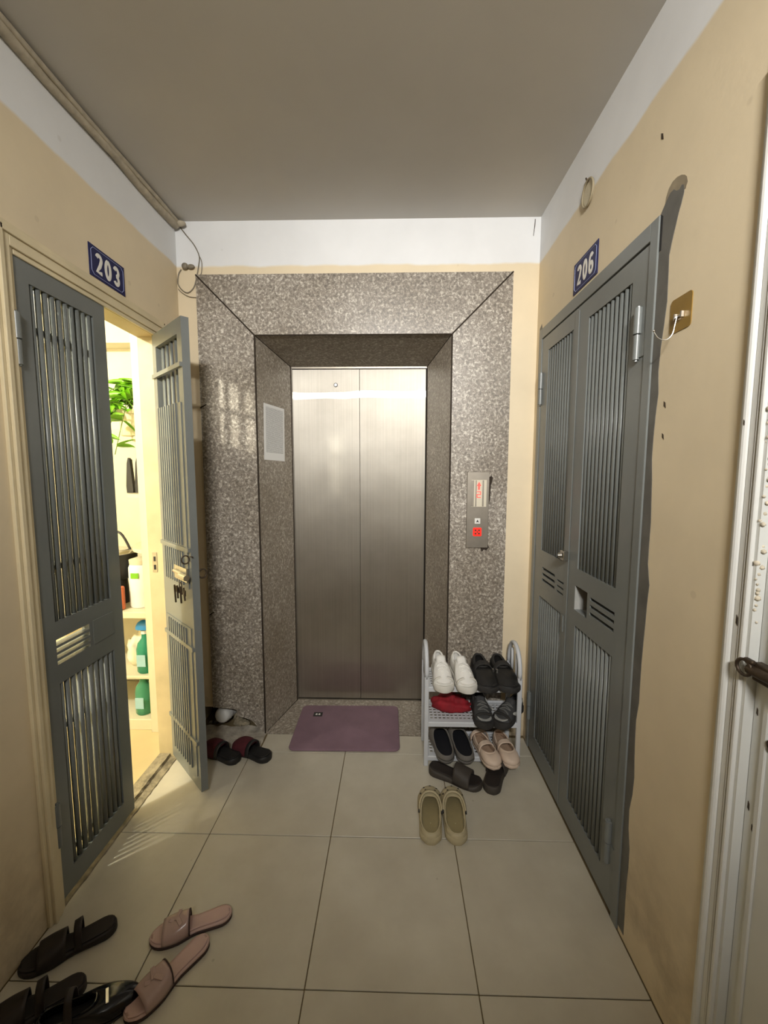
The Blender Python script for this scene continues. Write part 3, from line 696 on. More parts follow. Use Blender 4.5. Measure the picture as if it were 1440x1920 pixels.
# ---- white moulded door on the right, nearest the viewer
wd = empty('door_4', (XR, -1.63, 0)); tag(wd, 'white panelled door with moulded frame and a rusty bolt', 'door', kind=S)
def bw(name, boxes, mat, bev=0.002, par=None):
    bm = bmesh.new()
    for (x0, x1, y0, y1, z0, z1) in boxes: add_box(bm, x0-XR, x1-XR, y0+1.63, y1+1.63, z0, z1, bev)
    return bm_obj(name, bm, mat, par or wd)
def bead(y, r, z1): pass
Pw = [(-1.149, -1.139, 0.0025), (-1.166, -1.149, 0.005), (-1.180, -1.166, 0.004), (-1.185, -1.181, 0.0055), (-1.190, -1.186, 0.0055), (-1.198, -1.190, 0.008)]
for side in (0, 1):
    bm = bmesh.new()
    for (y0, y1, pr) in Pw:
        a, b = (y0, y1) if side == 0 else (WD0+WD1-y1, WD0+WD1-y0)
        top = WDT + (y1+1.198 if True else 0)
        add_box(bm, -pr, 0.004, a+1.63, b+1.63, 0.0, top, 0.0015)
    # rounded bead
    yb = -1.1575 if side == 0 else WD0+WD1+1.1575
    add_tube(bm, [(-0.003, yb+1.63, 0), (-0.003, yb+1.63, WDT+0.04)], 0.0085, 12)
    bm_obj('architrave', bm, m_whitep, wd, smooth=False)
bm = bmesh.new()
for (y0, y1, pr) in Pw: add_box(bm, -pr, 0.004, WD0+1.63-0.003, WD1+1.63+0.003, WDT+(y0+1.198), WDT+(y1+1.198), 0.0015)
bm_obj('architrave_head', bm, m_whitep, wd)
bw('jamb', [(XR+0.0, XR+0.09, WD1-0.001-0.010, WD1, 0, WDT), (XR, XR+0.09, WD0, WD0+0.010, 0, WDT), (XR, XR+0.09, WD0, WD1, WDT-0.01, WDT)], m_whitep2, 0.0)
bw('door_slab', [(XR+0.020, XR+0.055, WD0+0.011, WD1-0.011, 0.006, WDT-0.011)], m_whitep2, 0.002)
# raised stile edging and panels on the slab
bw('stile_bead', [(XR+0.015, XR+0.021, -1.245, -1.232, 0.15, WDT-0.14)], m_whitep2)
for (z0, z1) in ((0.25, 0.92), (1.22, 2.05)):
    bw('raised_panel', [(XR+0.014, XR+0.021, WD0+0.17, WD1-0.17, z0, z1)], m_whitep2, 0.006)
hb = bmesh.new()
add_tube(hb, [(-0.020+0.0, 0.02, 0.0), (-0.020, -0.10, 0.004)], 0.016, 12)
add_tube(hb, [(-0.030+0.0*math.cos(a*PI/9), 0.028+0.020*math.cos(a*PI/9), 0.0+0.022*math.sin(a*PI/9)) for a in range(18)], 0.0045, 8, closed=True)
add_box(hb, -0.024, 0.0, -0.10, 0.012, -0.026, 0.026, 0.003)
add_box(hb, -0.034, -0.020, 0.004, 0.03, 0.018, 0.030, 0.003)
bm_obj('bolt', hb, m_rust, wd, smooth=True, sharp=40, loc=(0.006, -1.240+1.63, 1.086)).scale = (0.75, 0.85, 0.72)
lathe('knob_hole', [(0, 0.002), (0.010, 0.002), (0.011, -0.002), (0, -0.002)], m_rust, wd, seg=9, loc=(0.0145, -1.258+1.63, 0.944), rot=(0, R(-90), 0))
for (y, z, s) in ((-1.2155, 1.42, 0.006), (-1.2158, 0.99, 0.004), (-1.2155, 0.78, 0.005), (-1.228, 0.74, 0.004), (-1.160, 1.585, 0.003), (-1.176, 1.17, 0.006)):
    x = -0.0112 if y > -1.17 else (-0.0042 if y > -1.185 else 0.0195)
    poly_prism('paint_chip', [(y-s*0.4+1.63, z-s*2), (y+s*0.4+1.63, z-s), (y+s*0.3+1.63, z+s*2), (y-s*0.3+1.63, z+s)], 'x', x-0.0006, x+0.0006, m_rust, wd)
# crusty filler along the jamb
cr = bmesh.new()
for i in range(46):
    z = 1.18+i*0.011+random.uniform(-0.004, 0.004)
    if 14 < i < 18: continue
    s = random.uniform(0.0025, 0.0065)
    bmesh.ops.create_icosphere(cr, subdivisions=1, radius=s, matrix=Matrix.Translation((random.uniform(0.0, 0.012), -1.205+1.63+random.uniform(-0.004, 0.003), z)))
co = bm_obj('crusty_filler', cr, M('flaking_filler', (206, 196, 176), 0.9, var=0.3, scale=90, bump=0.6), wd, smooth=True); co['kind'] = 'stuff'

# ---- things on the walls
hk = empty('wall_hook', (XR, -0.926, 1.888)); tag(hk, 'wire hook on a gold adhesive plate beside door 206', 'hook')
hp = []
for (cy, cz, a0) in ((0.030, 0.033, 0), (-0.030, 0.033, 90), (-0.030, -0.033, 180), (0.030, -0.033, 270)):
    hp += [(cy+0.010*math.cos(R(a0+18*k)), cz+0.010*math.sin(R(a0+18*k))) for k in range(6)]
poly_prism('adhesive_plate', hp, 'x', -0.002, 0.0, m_gold, hk)
bm = bmesh.new(); add_box(bm, -0.007, -0.002, -0.013, 0.013, -0.009, -0.004, 0.0008); add_box(bm, -0.010, -0.002, -0.015, -0.010, -0.014, 0.002, 0.0008); add_box(bm, -0.010, -0.002, 0.010, 0.015, -0.014, 0.002, 0.0008)
bm_obj('clip', bm, m_chrome, hk)
tube('wire', spline([(-0.010, 0.0, -0.008), (-0.014, 0.0, -0.030), (-0.018, 0.002, -0.052), (-0.030, 0.006, -0.064), (-0.046, 0.012, -0.058), (-0.056, 0.017, -0.040)], 6), 0.0014, m_chrome, hk, seg=6)
bm = bmesh.new(); bmesh.ops.create_icosphere(bm, subdivisions=1, radius=0.0035, matrix=Matrix.Translation((-0.056, 0.017, -0.038))); bm_obj('wire_tip', bm, m_chrome, hk, smooth=True)

rs = empty('blank_plate', (XR, -0.360, 2.532)); tag(rs, 'round cover ring where a wall lamp once sat, above door 206', 'cover plate')
lathe('disc', [(0, 0.004), (0.040, 0.004), (0.043, 0.0), (0, 0)], M('dull_cream_disc', (196, 186, 160), 0.6, var=0.12, scale=20), rs, rot=(0, R(-90), 0))
bm = bmesh.new(); add_tube(bm, [(-0.006, 0.044*math.cos(a*PI/16), 0.046*math.sin(a*PI/16)) for a in range(32)], 0.0042, 6, closed=True)
bm_obj('rim', bm, M('dark_cream_rim', (150, 138, 112), 0.6), rs, smooth=True)  # rim coloured darker than the disc it surrounds
tube('wire_stub', [(-0.004, 0.008, 0.044), (-0.009, 0.012, 0.060), (-0.003, 0.020, 0.062)], 0.003, m_rust, rs, seg=6)

# cable along the corner of ceiling and left wall, then looping on the end wall
cb = empty('ceiling_cable', (XL, -2.0, H-0.02)); tag(cb, 'painted-over cable bundle running along the ceiling corner', 'cable')
p1 = [(0.014+0.003*math.sin(i*1.7), -2.5+i*0.155, -0.012+0.003*math.cos(i*2.1)) for i in range(31)]
tube('cable_sheath', p1, [0.016+0.003*math.sin(i*0.9) for i in range(31)], m_cable, cb, seg=8)
p2 = [(0.026+0.003*math.sin(i*1.1+1), -2.5+i*0.155, 0.004) for i in range(31)]
tube('cable_sheath', p2, 0.010, m_cable, cb, seg=8)
kb = bmesh.new(); bmesh.ops.create_icosphere(kb, subdivisions=2, radius=0.02, matrix=Matrix.Translation((0.040, 2.145, -0.004)) @ Matrix.Diagonal((1.5, 0.8, 0.7, 1)))
bm_obj('tape_lump', kb, m_cable, cb, smooth=True)
YW = YB-0.004
wr_o = empty('loose_wire', (-0.80, YB, 2.56)); tag(wr_o, 'thin grey wire hanging in loops from the ceiling corner', 'wire')
def wv(l): return [(x+0.80, YW-YB-0.002*(i % 2), z-2.56) for i, (x, z) in enumerate(l)]
tube('wire_run', spline(wv([(-0.852, 2.738), (-0.815, 2.690), (-0.775, 2.640), (-0.750, 2.585), (-0.755, 2.540), (-0.768, 2.480), (-0.785, 2.432), (-0.815, 2.405), (-0.845, 2.418), (-0.866, 2.450), (-0.862, 2.495), (-0.846, 2.520)]), 6), 0.0026, m_wire, wr_o, seg=6)
tube('wire_run', spline(wv([(-0.750, 2.585), (-0.738, 2.555), (-0.742, 2.505), (-0.756, 2.470), (-0.752, 2.392), (-0.80, 2.383), (-0.843, 2.402), (-0.866, 2.425)]), 6), 0.0020, m_wire, wr_o, seg=6)
kb = bmesh.new(); bmesh.ops.create_icosphere(kb, subdivisions=2, radius=0.017, matrix=Matrix.Translation((-0.022, -0.014, -0.028)) @ Matrix.Diagonal((1.0, 0.7, 1.0, 1)))
bmesh.ops.create_icosphere(kb, subdivisions=2, radius=0.015, matrix=Matrix.Translation((0.008, -0.012, -0.030)) @ Matrix.Diagonal((1.3, 0.6, 0.8, 1)))
add_tube(kb, [(-0.022, -0.014, -0.028), (0.01, -0.012, -0.03)], 0.008, 8)
bm_obj('wire_knot', kb, m_wire, wr_o, smooth=True)
# little crack on the white band of the end wall
poly_prism('wall_crack', [(0.955, 2.745), (0.958, 2.745), (0.957, 2.715), (0.954, 2.69), (0.951, 2.665), (0.949, 2.665), (0.952, 2.70)], 'y', YB-0.0008, YB+0.0004, m_rust, wb)

# ------------------------------------------------------------------ bath mat
bm = bmesh.new()
w2, h2, rr = 0.298, 0.208, 0.032; out = []
for (cx, cy, a0) in ((w2-rr, h2-rr, 0), (-w2+rr, h2-rr, 90), (-w2+rr, -h2+rr, 180), (w2-rr, -h2+rr, 270)):
    for k in range(7): a = R(a0+15*k); out.append((cx+rr*math.cos(a), cy+rr*math.sin(a)))
rings = []
for (s, z) in ((1.0, 0.0), (1.005, 0.004), (0.998, 0.009), (0.985, 0.0105)):
    rings.append([bm.verts.new((x*s, y*s, z)) for x, y in out])
for a, b in zip(rings, rings[1:]):
    for k in range(len(out)): bm.faces.new((a[k], a[(k+1) % len(out)], b[(k+1) % len(out)], b[k]))
bm.faces.new(rings[-1]); bm.faces.new(rings[0][::-1])
mt = empty('bath_mat', (-0.012, 0.218, 0.0035), R(0.8)); tag(mt, 'mauve bath mat lying in front of the lift doors', 'mat')
bm_obj('pile', bm, m_mat, mt, smooth=True, sharp=50)
lb = box('brand_label', -0.217, -0.163, 0.088, 0.130, 0.0102, 0.0112, m_black, mt)
for dx in (-0.009, 0.008):
    poly_prism('label_mark', [(-0.19+dx-0.006, 0.102), (-0.19+dx+0.006, 0.102), (-0.19+dx+0.005, 0.117), (-0.19+dx-0.004, 0.117)], 'z', 0.0112, 0.0116, m_signw, lb)

# ------------------------------------------------------------------ shoes
def keyf(keys):
    def f(t):
        if t <= keys[0][0]: return keys[0][1]
        for (a, va), (b, vb) in zip(keys, keys[1:]):
            if t <= b:
                s = (t-a)/(b-a); s = s*s*(3-2*s); return va+(vb-va)*s
        return keys[-1][1]
    return f
class Foot:
    """plan of one shoe: heel at y=0, toe at y=L; inner side bends by 'bend'"""
    def __init__(s, L, heel, waist, ball, toe=0.9, e0=0.14, e1=0.26, bend=0.0):
        s.L = L; s.w = keyf([(0, heel*0.96), (0.15, heel), (0.42, waist), (0.70, ball), (0.90, ball*toe), (1, ball*toe*0.9)]); s.e0, s.e1 = e0, e1; s.bend = bend
    def hw(s, t):
        k = 1.0
        if t < s.e0: k *= math.sqrt(max(0.0, 1-((s.e0-t)/s.e0)**2))
        if t > 1-s.e1: k *= math.sqrt(max(0.0, 1-((t-1+s.e1)/s.e1)**2))
        return s.w(t)/2*k
    def c(s, t): return s.bend*math.sin(PI*min(1, max(0, t)))
    def ts(s, n): return [(1-math.cos(PI*i/n))/2 for i in range(n+1)]
def sole(name, F, z0, ztop, mat, parent, bev=0.004, n=22, grow=0.0):
    bm = bmesh.new(); ts = F.ts(n); zt = ztop if callable(ztop) else (lambda t: ztop)
    def ring(ins, zf):
        Rr, Lr = [], []
        for t in ts:
            h = max(0.0004, F.hw(t)-ins+grow); c = F.c(t); tt = t*F.L; tt = min(max(tt, ins*0.8-grow), F.L-ins*0.8+grow)
            Rr.append(bm.verts.new((c+h, tt, zf(t)))); Lr.append(bm.verts.new((c-h, tt, zf(t))))
        return Rr, Lr
    rs_ = [ring(bev, lambda t: z0), ring(0, lambda t: z0+bev), ring(0, lambda t: zt(t)-bev), ring(bev, lambda t: zt(t))]
    for a, b in zip(rs_, rs_[1:]):
        for i in range(n):
            bm.faces.new((a[0][i], a[0][i+1], b[0][i+1], b[0][i])); bm.faces.new((a[1][i+1], a[1][i], b[1][i], b[1][i+1]))
        bm.faces.new((a[1][0], a[0][0], b[0][0], b[1][0])); bm.faces.new((a[0][n], a[1][n], b[1][n], b[0][n]))
    for r_ in (rs_[0], rs_[-1]):
        for i in range(n): bm.faces.new((r_[0][i], r_[0][i+1], r_[1][i+1], r_[1][i]))
    return bm_obj(name, bm, mat, parent, smooth=True, sharp=55)
def footbed(name, F, zf, mat, parent, ins=0.006, n=20, dish=0.004, m=6):
    bm = bmesh.new(); ts = F.ts(n); rows = []
    for t in ts:
        h = max(0.0004, F.hw(t)-ins); c = F.c(t); tt = min(max(t*F.L, ins), F.L-ins)
        rows.append([bm.verts.new((c+h*(2*j/m-1), tt, zf(t) - dish*(1-(2*j/m-1)**2)*math.sin(PI*t)**0.5 + dish)) for j in range(m+1)])
    for a, b in zip(rows, rows[1:]):
        for j in range(m): bm.faces.new((a[j], a[j+1], b[j+1], b[j]))
    o = bm_obj(name, bm, mat, parent, smooth=True)
    sl = o.modifiers.new('solid', 'SOLIDIFY'); sl.thickness = 0.002; sl.offset = -1
    return o
def band(name, F, t0, t1, zb, h0, h1, mat, parent, th=0.004, skew=0.0, grow=0.002, n=6, m=14, pw=0.75, a0=0.0, a1=PI):
    """arched strap from side to side between stations t0 and t1 (height h0 at t0, h1 at t1)"""
    bm = bmesh.new(); rows = []
    for i in range(n+1):
        s = i/n; row = []
        for j in range(m+1):
            a = a0+(a1-a0)*j/m; t = t0+(t1-t0)*s + skew*math.cos(a)
            hw = F.hw(t)+grow; h = h0+(h1-h0)*s
            x = F.c(t)+hw*math.copysign(abs(math.cos(a))**pw, math.cos(a)); z = zb+h*math.sin(a)**0.85
            row.append(bm.verts.new((x, t*F.L, z)))
        rows.append(row)
    for p, q in zip(rows, rows[1:]):
        for j in range(m): bm.faces.new((p[j], p[j+1], q[j+1], q[j]))
    o = bm_obj(name, bm, mat, parent, smooth=True)
    sl = o.modifiers.new('solid', 'SOLIDIFY'); sl.thickness = th; sl.offset = -1
    return o
UP = {}
def upper(name, F, zb, o0, o1, ow, ztop, mat, parent, th=0.004, N=40, K=8, gexp=0.75, grow=-0.001, rim=None, rim_r=0.0035, rim_mat=None, bulge=1.0, gtoe=None, inner=None):
    """closed shell lofted from the sole outline up to an opening from station o0 to o1 with width factor ow; ztop(t) = rim height"""
    bm = bmesh.new(); L = F.L
    def base(k):
        a = 2*PI*k/N; t = (1-math.cos(a))/2; sg = 1 if a <= PI else -1
        return (F.c(t)+sg*(F.hw(t)+grow), t*L), t, sg
    def at_(t, sg, v):
        bx, by = F.c(t)+sg*(F.hw(t)+grow), t*L
        to = o0+(o1-o0)*t
        hw = F.w(to)/2*ow*math.sin(math.acos(max(-1, min(1, 1-2*t))))**0.75 if 0 < t < 1 else 0.0
        tx, ty = F.c(to)+sg*hw, to*L
        zt = ztop(to); ge, bu = gexp, bulge
        if gtoe:
            w_ = max(0.0, min(1.0, (t-0.55)/0.35)); w_ = w_*w_*(3-2*w_); ge = gexp+(gtoe-gexp)*w_; bu = bulge+(0.2-bulge)*w_
        hx = v**(1.0+bu*0.9)
        return Vector((bx+(tx-bx)*hx, by+(ty-by)*hx, zb+(zt-zb)*math.sin(v*PI/2)**ge))
    UP['at'] = at_
    rings = []
    for i in range(K+1):
        v = i/K; row = []
        for k in range(N):
            _, t, sg = base(k)
            row.append(bm.verts.new(at_(t, sg, v)))
        rings.append(row)
    for a, b in zip(rings, rings[1:]):
        for k in range(N):
            vs = [a[k], a[(k+1) % N], b[(k+1) % N], b[k]]
            bm.faces.new(vs)
    top = [tuple(v.co) for v in rings[-1]]
    bmesh.ops.remove_doubles(bm, verts=bm.verts[:], dist=0.0002)
    o = bm_obj(name, bm, mat, parent, smooth=True)
    sl = o.modifiers.new('solid', 'SOLIDIFY'); sl.thickness = th; sl.offset = -1
    if inner: o.data.materials.append(inner); sl.material_offset = 1
    if rim:
        tube(rim, top, rim_r, rim_mat or mat, parent, seg=6, closed=True)
    return o
def place(o, x, y, z, ang):
    """ang = heading of the toe in degrees, 90 = away from the viewer (+y)"""
    o.location = (x, y, z); o.rotation_euler = (0, 0, R(ang-90))
    return o
def place_ht(o, F, heel, toe, z=0.0):
    hx, hy = heel; tx, ty = toe; a = math.atan2(ty-hy, tx-hx)
    o.location = (hx, hy, z); o.rotation_euler = (0, 0, a-PI/2); return o
def thing(name, label, cat, group=None):
    o = empty(name); tag(o, label, cat, group); return o

# --- sneaker
def sneaker(name, label, F, mu, ms, ml, group, hmax=0.102, side=1, laces=True, mark=None):
    o = thing(name, label, 'shoe', group)
    sole('sole', F, 0.0, keyf([(0, 0.034), (0.3, 0.030), (0.75, 0.028), (1, 0.034)]), ms, o, bev=0.004, grow=0.002)
    zt = keyf([(0.0, hmax), (0.12, hmax*0.94), (0.25, hmax*0.78), (0.42, hmax*0.95), (0.55, hmax*0.98), (0.7, hmax*0.8)])
    upper('upper', F, 0.026, 0.05, 0.50, 0.62, zt, mu, o, th=0.005, gexp=0.72, gtoe=1.5, rim='collar', rim_r=0.005, rim_mat=mu)
    UPS = UP['at']
    footbed('insole', F, lambda t: 0.036, ml, o, ins=0.012)
    # toe bumper
    band('toe_cap', F, 0.80, 0.84, 0.026, 0.036, 0.030, ms, o, th=0.003, grow=0.0015, n=2)
    # tongue
    bm = bmesh.new(); rows = []
    for i in range(6):
        s = i/5; t = 0.60-0.18*s; z = hmax*0.72+hmax*0.50*s**0.8
        rows.append([bm.verts.new((F.c(t)+0.024*(2*j/4-1), t*F.L, z-0.006*(2*j/4-1)**2)) for j in range(5)])
    for a, b in zip(rows, rows[1:]):
        for j in range(4): bm.faces.new((a[j], a[j+1], b[j+1], b[j]))
    tg = bm_obj('tongue', bm, mu, o, smooth=True); q = tg.modifiers.new('s', 'SOLIDIFY'); q.thickness = 0.006
    if laces:
        for k in range(5):
            t = 0.53+0.048*k; w_ = 0.026
            v_ = (((1-t)/(1-0.50))**(1/1.18)); z = UPS(1.0, 1, v_).z
            s_ = 1 if k % 2 else -1
            tube('lace', [(F.c(t)-w_, t*F.L-0.006*s_, z-0.010), (F.c(t)-w_*0.5, t*F.L-0.003*s_, z+0.000), (F.c(t), t*F.L, z+0.004), (F.c(t)+w_*0.5, t*F.L+0.003*s_, z+0.000), (F.c(t)+w_, t*F.L+0.006*s_, z-0.010)], 0.0034, m_lace if mark else mu, o, seg=6)
    if mark:
        bm = bmesh.new(); pts = []
        n = 14
        for i in range(n+1):
            s = i/n; t = 0.18+0.52*s; zc = 0.060-0.034*math.sin(PI*min(1, s*1.05))**1.0*(1-s*0.25)+0.016*(1-s)
            wd_ = 0.013*math.sin(PI*min(1, 0.06+s*0.9))**0.8*(0.5+s*0.7)
            x = side*(F.hw(t)*0.98+0.003); pts.append((x, t*F.L, zc, wd_))
        A = [bm.verts.new((x-side*0.004*(z > 0.05), y, z+w_)) for x, y, z, w_ in pts]; B = [bm.verts.new((x, y, z-w_)) for x, y, z, w_ in pts]
        for i in range(n): bm.faces.new((A[i], A[i+1], B[i+1], B[i]))
        k = bm_obj('side_swoosh', bm, mark, o, smooth=True); q = k.modifiers.new('s', 'SOLIDIFY'); q.thickness = 0.006; q.offset = 0
    return o
def slide_shoe(name, label, F, mo, mi, group, th=0.026, h=0.058, t0=0.50, t1=0.80, bandm=None):
    o = thing(name, label, 'slipper', group)
    zt = keyf([(0, th+0.012), (0.25, th+0.006), (0.45, th), (0.8, th-0.004), (1, th+0.006)])
    sole('sole', F, 0.0, zt, mo, o, bev=0.006)
    footbed('footbed', F, lambda t: zt(t)-0.001, mi, o, ins=0.008, dish=0.004)
    band('band', F, t0, t1, th*0.45, h+0.012, h-0.008, bandm or mo, o, th=0.007, grow=0.004, n=8, m=18)
    return o

# --- rack
RX0, RX1, RY0, RY1 = 0.420, 0.880, -0.078, 0.118
rk = empty('shoe_rack', (0.65, 0.02, 0)); tag(rk, 'pale grey plastic three-tier shoe rack loaded with shoes', 'shoe rack')
def rl(x, y, z): return (x-0.65, y-0.02, z)
SH = (0.050, 0.232, 0.416)
for x in (RX0, RX1):
    for y in (RY0, RY1):
        lg = bmesh.new(); add_box(lg, x-0.65-0.011, x-0.65+0.011, y-0.02-0.009, y-0.02+0.009, 0.0, 0.47, 0.003); bm_obj('post', lg, m_rack, rk)
    sx = 0.006 if x == RX1 else -0.006
    n = 20; arc = []
    for i in range(n+1):
        a = PI*i/n; arc.append(rl(x, (RY0+RY1)/2-0.098*math.cos(a), 0.46+0.145*math.sin(a)**0.8))
    bm = bmesh.new(); add_tube(bm, arc, 0.011, 8); bm_obj('side_arch', bm, m_rack, rk, smooth=True)
    bm = bmesh.new()
    add_tube(bm, [rl(x, RY0+0.06, 0.43), rl(x, RY0+0.06, 0.565)], 0.007, 8); add_tube(bm, [rl(x, RY1-0.06, 0.43), rl(x, RY1-0.06, 0.565)], 0.007, 8)
    bm_obj('side_spindle', bm, m_rack, rk, smooth=True)
for z in SH:
    holes = []; nx, ny = 20, 6
    px, py = (RX1-RX0-0.04)/nx, (RY1-RY0-0.05)/ny
    for i in range(nx):
        for j in range(ny):
            x0 = RX0-0.65+0.02+i*px+px*0.18; y0 = RY0-0.02+0.028+j*py+py*0.18; holes.append((x0, x0+px*0.64, y0, y0+py*0.64))
    plate('shelf', RX0-0.65+0.004, RX1-0.65-0.004, RY0-0.02+0.004, RY1-0.02-0.004, holes, z-0.004, z, m_rack, rk, plane='xy')
    for y in (RY0, RY1):
        bm = bmesh.new(); add_box(bm, RX0-0.65, RX1-0.65, y-0.02-0.008, y-0.02+0.008, z-0.022, z+0.004, 0.003); bm_obj('shelf_rail', bm, m_rack, rk)

# --- top shelf
Fw = Foot(0.268, 0.070, 0.074, 0.100, toe=0.98, e0=0.13, e1=0.17)
zS = SH[2]+0.0012
o = sneaker('sneaker', 'white leather sneaker at the end of the top rack shelf', Fw, m_shoe_w, m_shoe_ws, m_shoe_w, 'white sneakers on the rack', side=-1); place_ht(o, Fw, (0.492, 0.128), (0.505, -0.137), zS)
o = sneaker('sneaker', 'white leather sneaker standing next to the black shoes', Fw, m_shoe_w, m_shoe_ws, m_shoe_w, 'white sneakers on the rack'); place_ht(o, Fw, (0.585, 0.120), (0.622, -0.142), zS)
# chunky black strap shoes
Fk = Foot(0.262, 0.088, 0.094, 0.116, toe=0.99, e0=0.17, e1=0.19)
def black_shoe(label, dx):
    o = thing('black_shoe', label, 'shoe', 'black shoes on the top shelf')
    sole('sole', Fk, 0.0, 0.024, m_shoe_k2, o)
    zt = keyf([(0, 0.088), (0.3, 0.066), (0.6, 0.074)])
    upper('upper', Fk, 0.018, 0.05, 0.50, 0.66, zt, m_shoe_k, o, th=0.006, gexp=0.6, gtoe=1.1, rim='collar', rim_r=0.006, rim_mat=m_shoe_k2)
    band('strap', Fk, 0.40, 0.52, 0.020, 0.076, 0.070, m_shoe_k2, o, th=0.006, grow=0.003)
    footbed('insole', Fk, lambda t: 0.028, m_shoe_k2, o, ins=0.014)
    bk = bmesh.new(); add_box(bk, -0.004, 0.004, -0.006, 0.006, -0.009, 0.009, 0.001)
    bm_obj('buckle', bk, m_chrome, o, loc=(dx, 0.155, 0.064))
    return o
o = black_shoe('black strapped shoe on the top shelf, touching the white sneaker', -0.042); place_ht(o, Fk, (0.708, 0.125), (0.722, -0.128), zS)
o = black_shoe('black strapped shoe against the end arch of the rack top', 0.042); place_ht(o, Fk, (0.808, 0.125), (0.826, -0.122), zS)

# --- middle shelf
zS = SH[1]+0.0012
# crumpled crimson fabric shoes bag
bm = bmesh.new(); bmesh.ops.create_uvsphere(bm, u_segments=36, v_segments=18, radius=1.0)
for v in bm.verts:
    x, y, z = v.co; k = 1+0.10*math.sin(5*x+3*y)+0.07*math.sin(9*y+4*z)+0.05*math.sin(14*x-5*z)
    zz = max(z, -0.55)
    v.co = Vector((x*0.104*k, y*0.070*k, 0.0+ (zz+0.55)*0.046*k*(1.0 if x < 0.1 else 0.8)))
    if v.co.z < 0: v.co.z = 0
o = bm_obj('crumpled_cap', bm, m_red, None, smooth=True); tag(o, 'crumpled crimson cloth cap on the middle shelf', 'cap'); o.location = (0.568, 0.055, zS); o.rotation_euler = (0, 0, R(-6))
Fg = Foot(0.250, 0.072, 0.074, 0.096, toe=0.97, e1=0.18)
o = sneaker('trainer', 'charcoal trainer on the middle shelf, facing out beside the red cloth', Fg, m_dgrey, m_shoe_k2, m_lgrey, 'charcoal trainers on the rack', hmax=0.080, side=-1, mark=m_lgrey); place_ht(o, Fg, (0.705, 0.110), (0.706, -0.128), zS)
o = sneaker('trainer', 'charcoal trainer with pale side flash, turned sideways by the rack post', Fg, m_dgrey, m_shoe_k2, m_lgrey, 'charcoal trainers on the rack', hmax=0.080, side=-1, mark=m_lgrey); place_ht(o, Fg, (0.925, 0.062), (0.775, -0.112), zS)

# --- bottom shelf
zS = SH[0]+0.0012
Fc = Foot(0.256, 0.092, 0.092, 0.106, toe=0.98, e0=0.19, e1=0.2)
def dark_clog(label):
    o = thing('dark_clog', label, 'clog', 'dark clogs on the bottom shelf')
    zt = keyf([(0, 0.034), (1, 0.030)])
    sole('sole', Fc, 0.0, 0.020, m_clogg, o, bev=0.006)
    zr = keyf([(0, 0.038), (0.25, 0.036), (0.5, 0.044), (0.72, 0.064)])
    upper('shell', Fc, 0.014, 0.022, 0.74, 0.94, zr, m_clogg, o, th=0.005, gexp=0.5, bulge=0.3, inner=m_clogn, rim='rim', rim_r=0.004, rim_mat=m_clogg)
    footbed('lining', Fc, lambda t: 0.021, m_clogn, o, ins=0.006, dish=0.003)
    return o
o = dark_clog('dark clog with grey rim on the bottom shelf, at the lift end'); place_ht(o, Fc, (0.523, -0.138), (0.492, 0.095), zS); o.rotation_euler.x = R(2)
o = dark_clog('dark clog with grey rim on the bottom shelf, beside the beige pair'); place_ht(o, Fc, (0.622, -0.140), (0.592, 0.095), zS)
Fj = Foot(0.238, 0.074, 0.076, 0.094, toe=0.98, e0=0.2, e1=0.2)
def jane(label):
    o = thing('strap_clog', label, 'clog', 'beige strap clogs on the bottom shelf')
    sole('sole', Fj, 0.0, 0.022, m_beige, o, bev=0.006)
    zr = keyf([(0, 0.056), (0.2, 0.050), (0.45, 0.042), (0.72, 0.050)])
    upper('shell', Fj, 0.014, 0.05, 0.76, 0.90, zr, m_beige, o, th=0.005, gexp=0.5, bulge=0.4, inner=m_beige_in, rim='rim', rim_r=0.004, rim_mat=m_beige)
    band('strap', Fj, 0.44, 0.55, 0.022, 0.048, 0.044, m_beige, o, th=0.006, grow=0.002)
    footbed('lining', Fj, lambda t: 0.023, m_beige_in, o, ins=0.009, dish=0.003)
    return o
o = jane('pale beige strap clog beside the dark pair on the bottom shelf'); place_ht(o, Fj, (0.698, 0.055), (0.752, -0.172), zS)
bs = band('ankle_strap', Fj, 0.12, 0.20, 0.030, 0.050, 0.046, m_beige, o, th=0.004, grow=0.014)
o = jane('pale beige strap clog beside the outer rack post'); place_ht(o, Fj, (0.812, 0.070), (0.838, -0.158), zS)

# --- slides on the floor under the rack
Fs = Foot(0.266, 0.082, 0.082, 0.100, toe=0.98, e0=0.14, e1=0.18)
o = slide_shoe('slide_sandal', 'charcoal slide sandal lying crosswise before the rack', Fs, m_slide, m_slide_in, 'charcoal slides by the rack'); place_ht(o, Fs, (0.434, -0.115), (0.668, -0.228), 0.0)
o = slide_shoe('slide_sandal', 'charcoal slide sandal pushed half under the rack, heel showing', Fs, m_slide, m_slide_in, 'charcoal slides by the rack'); place_ht(o, Fs, (0.702, -0.268), (0.806, -0.028), 0.0)

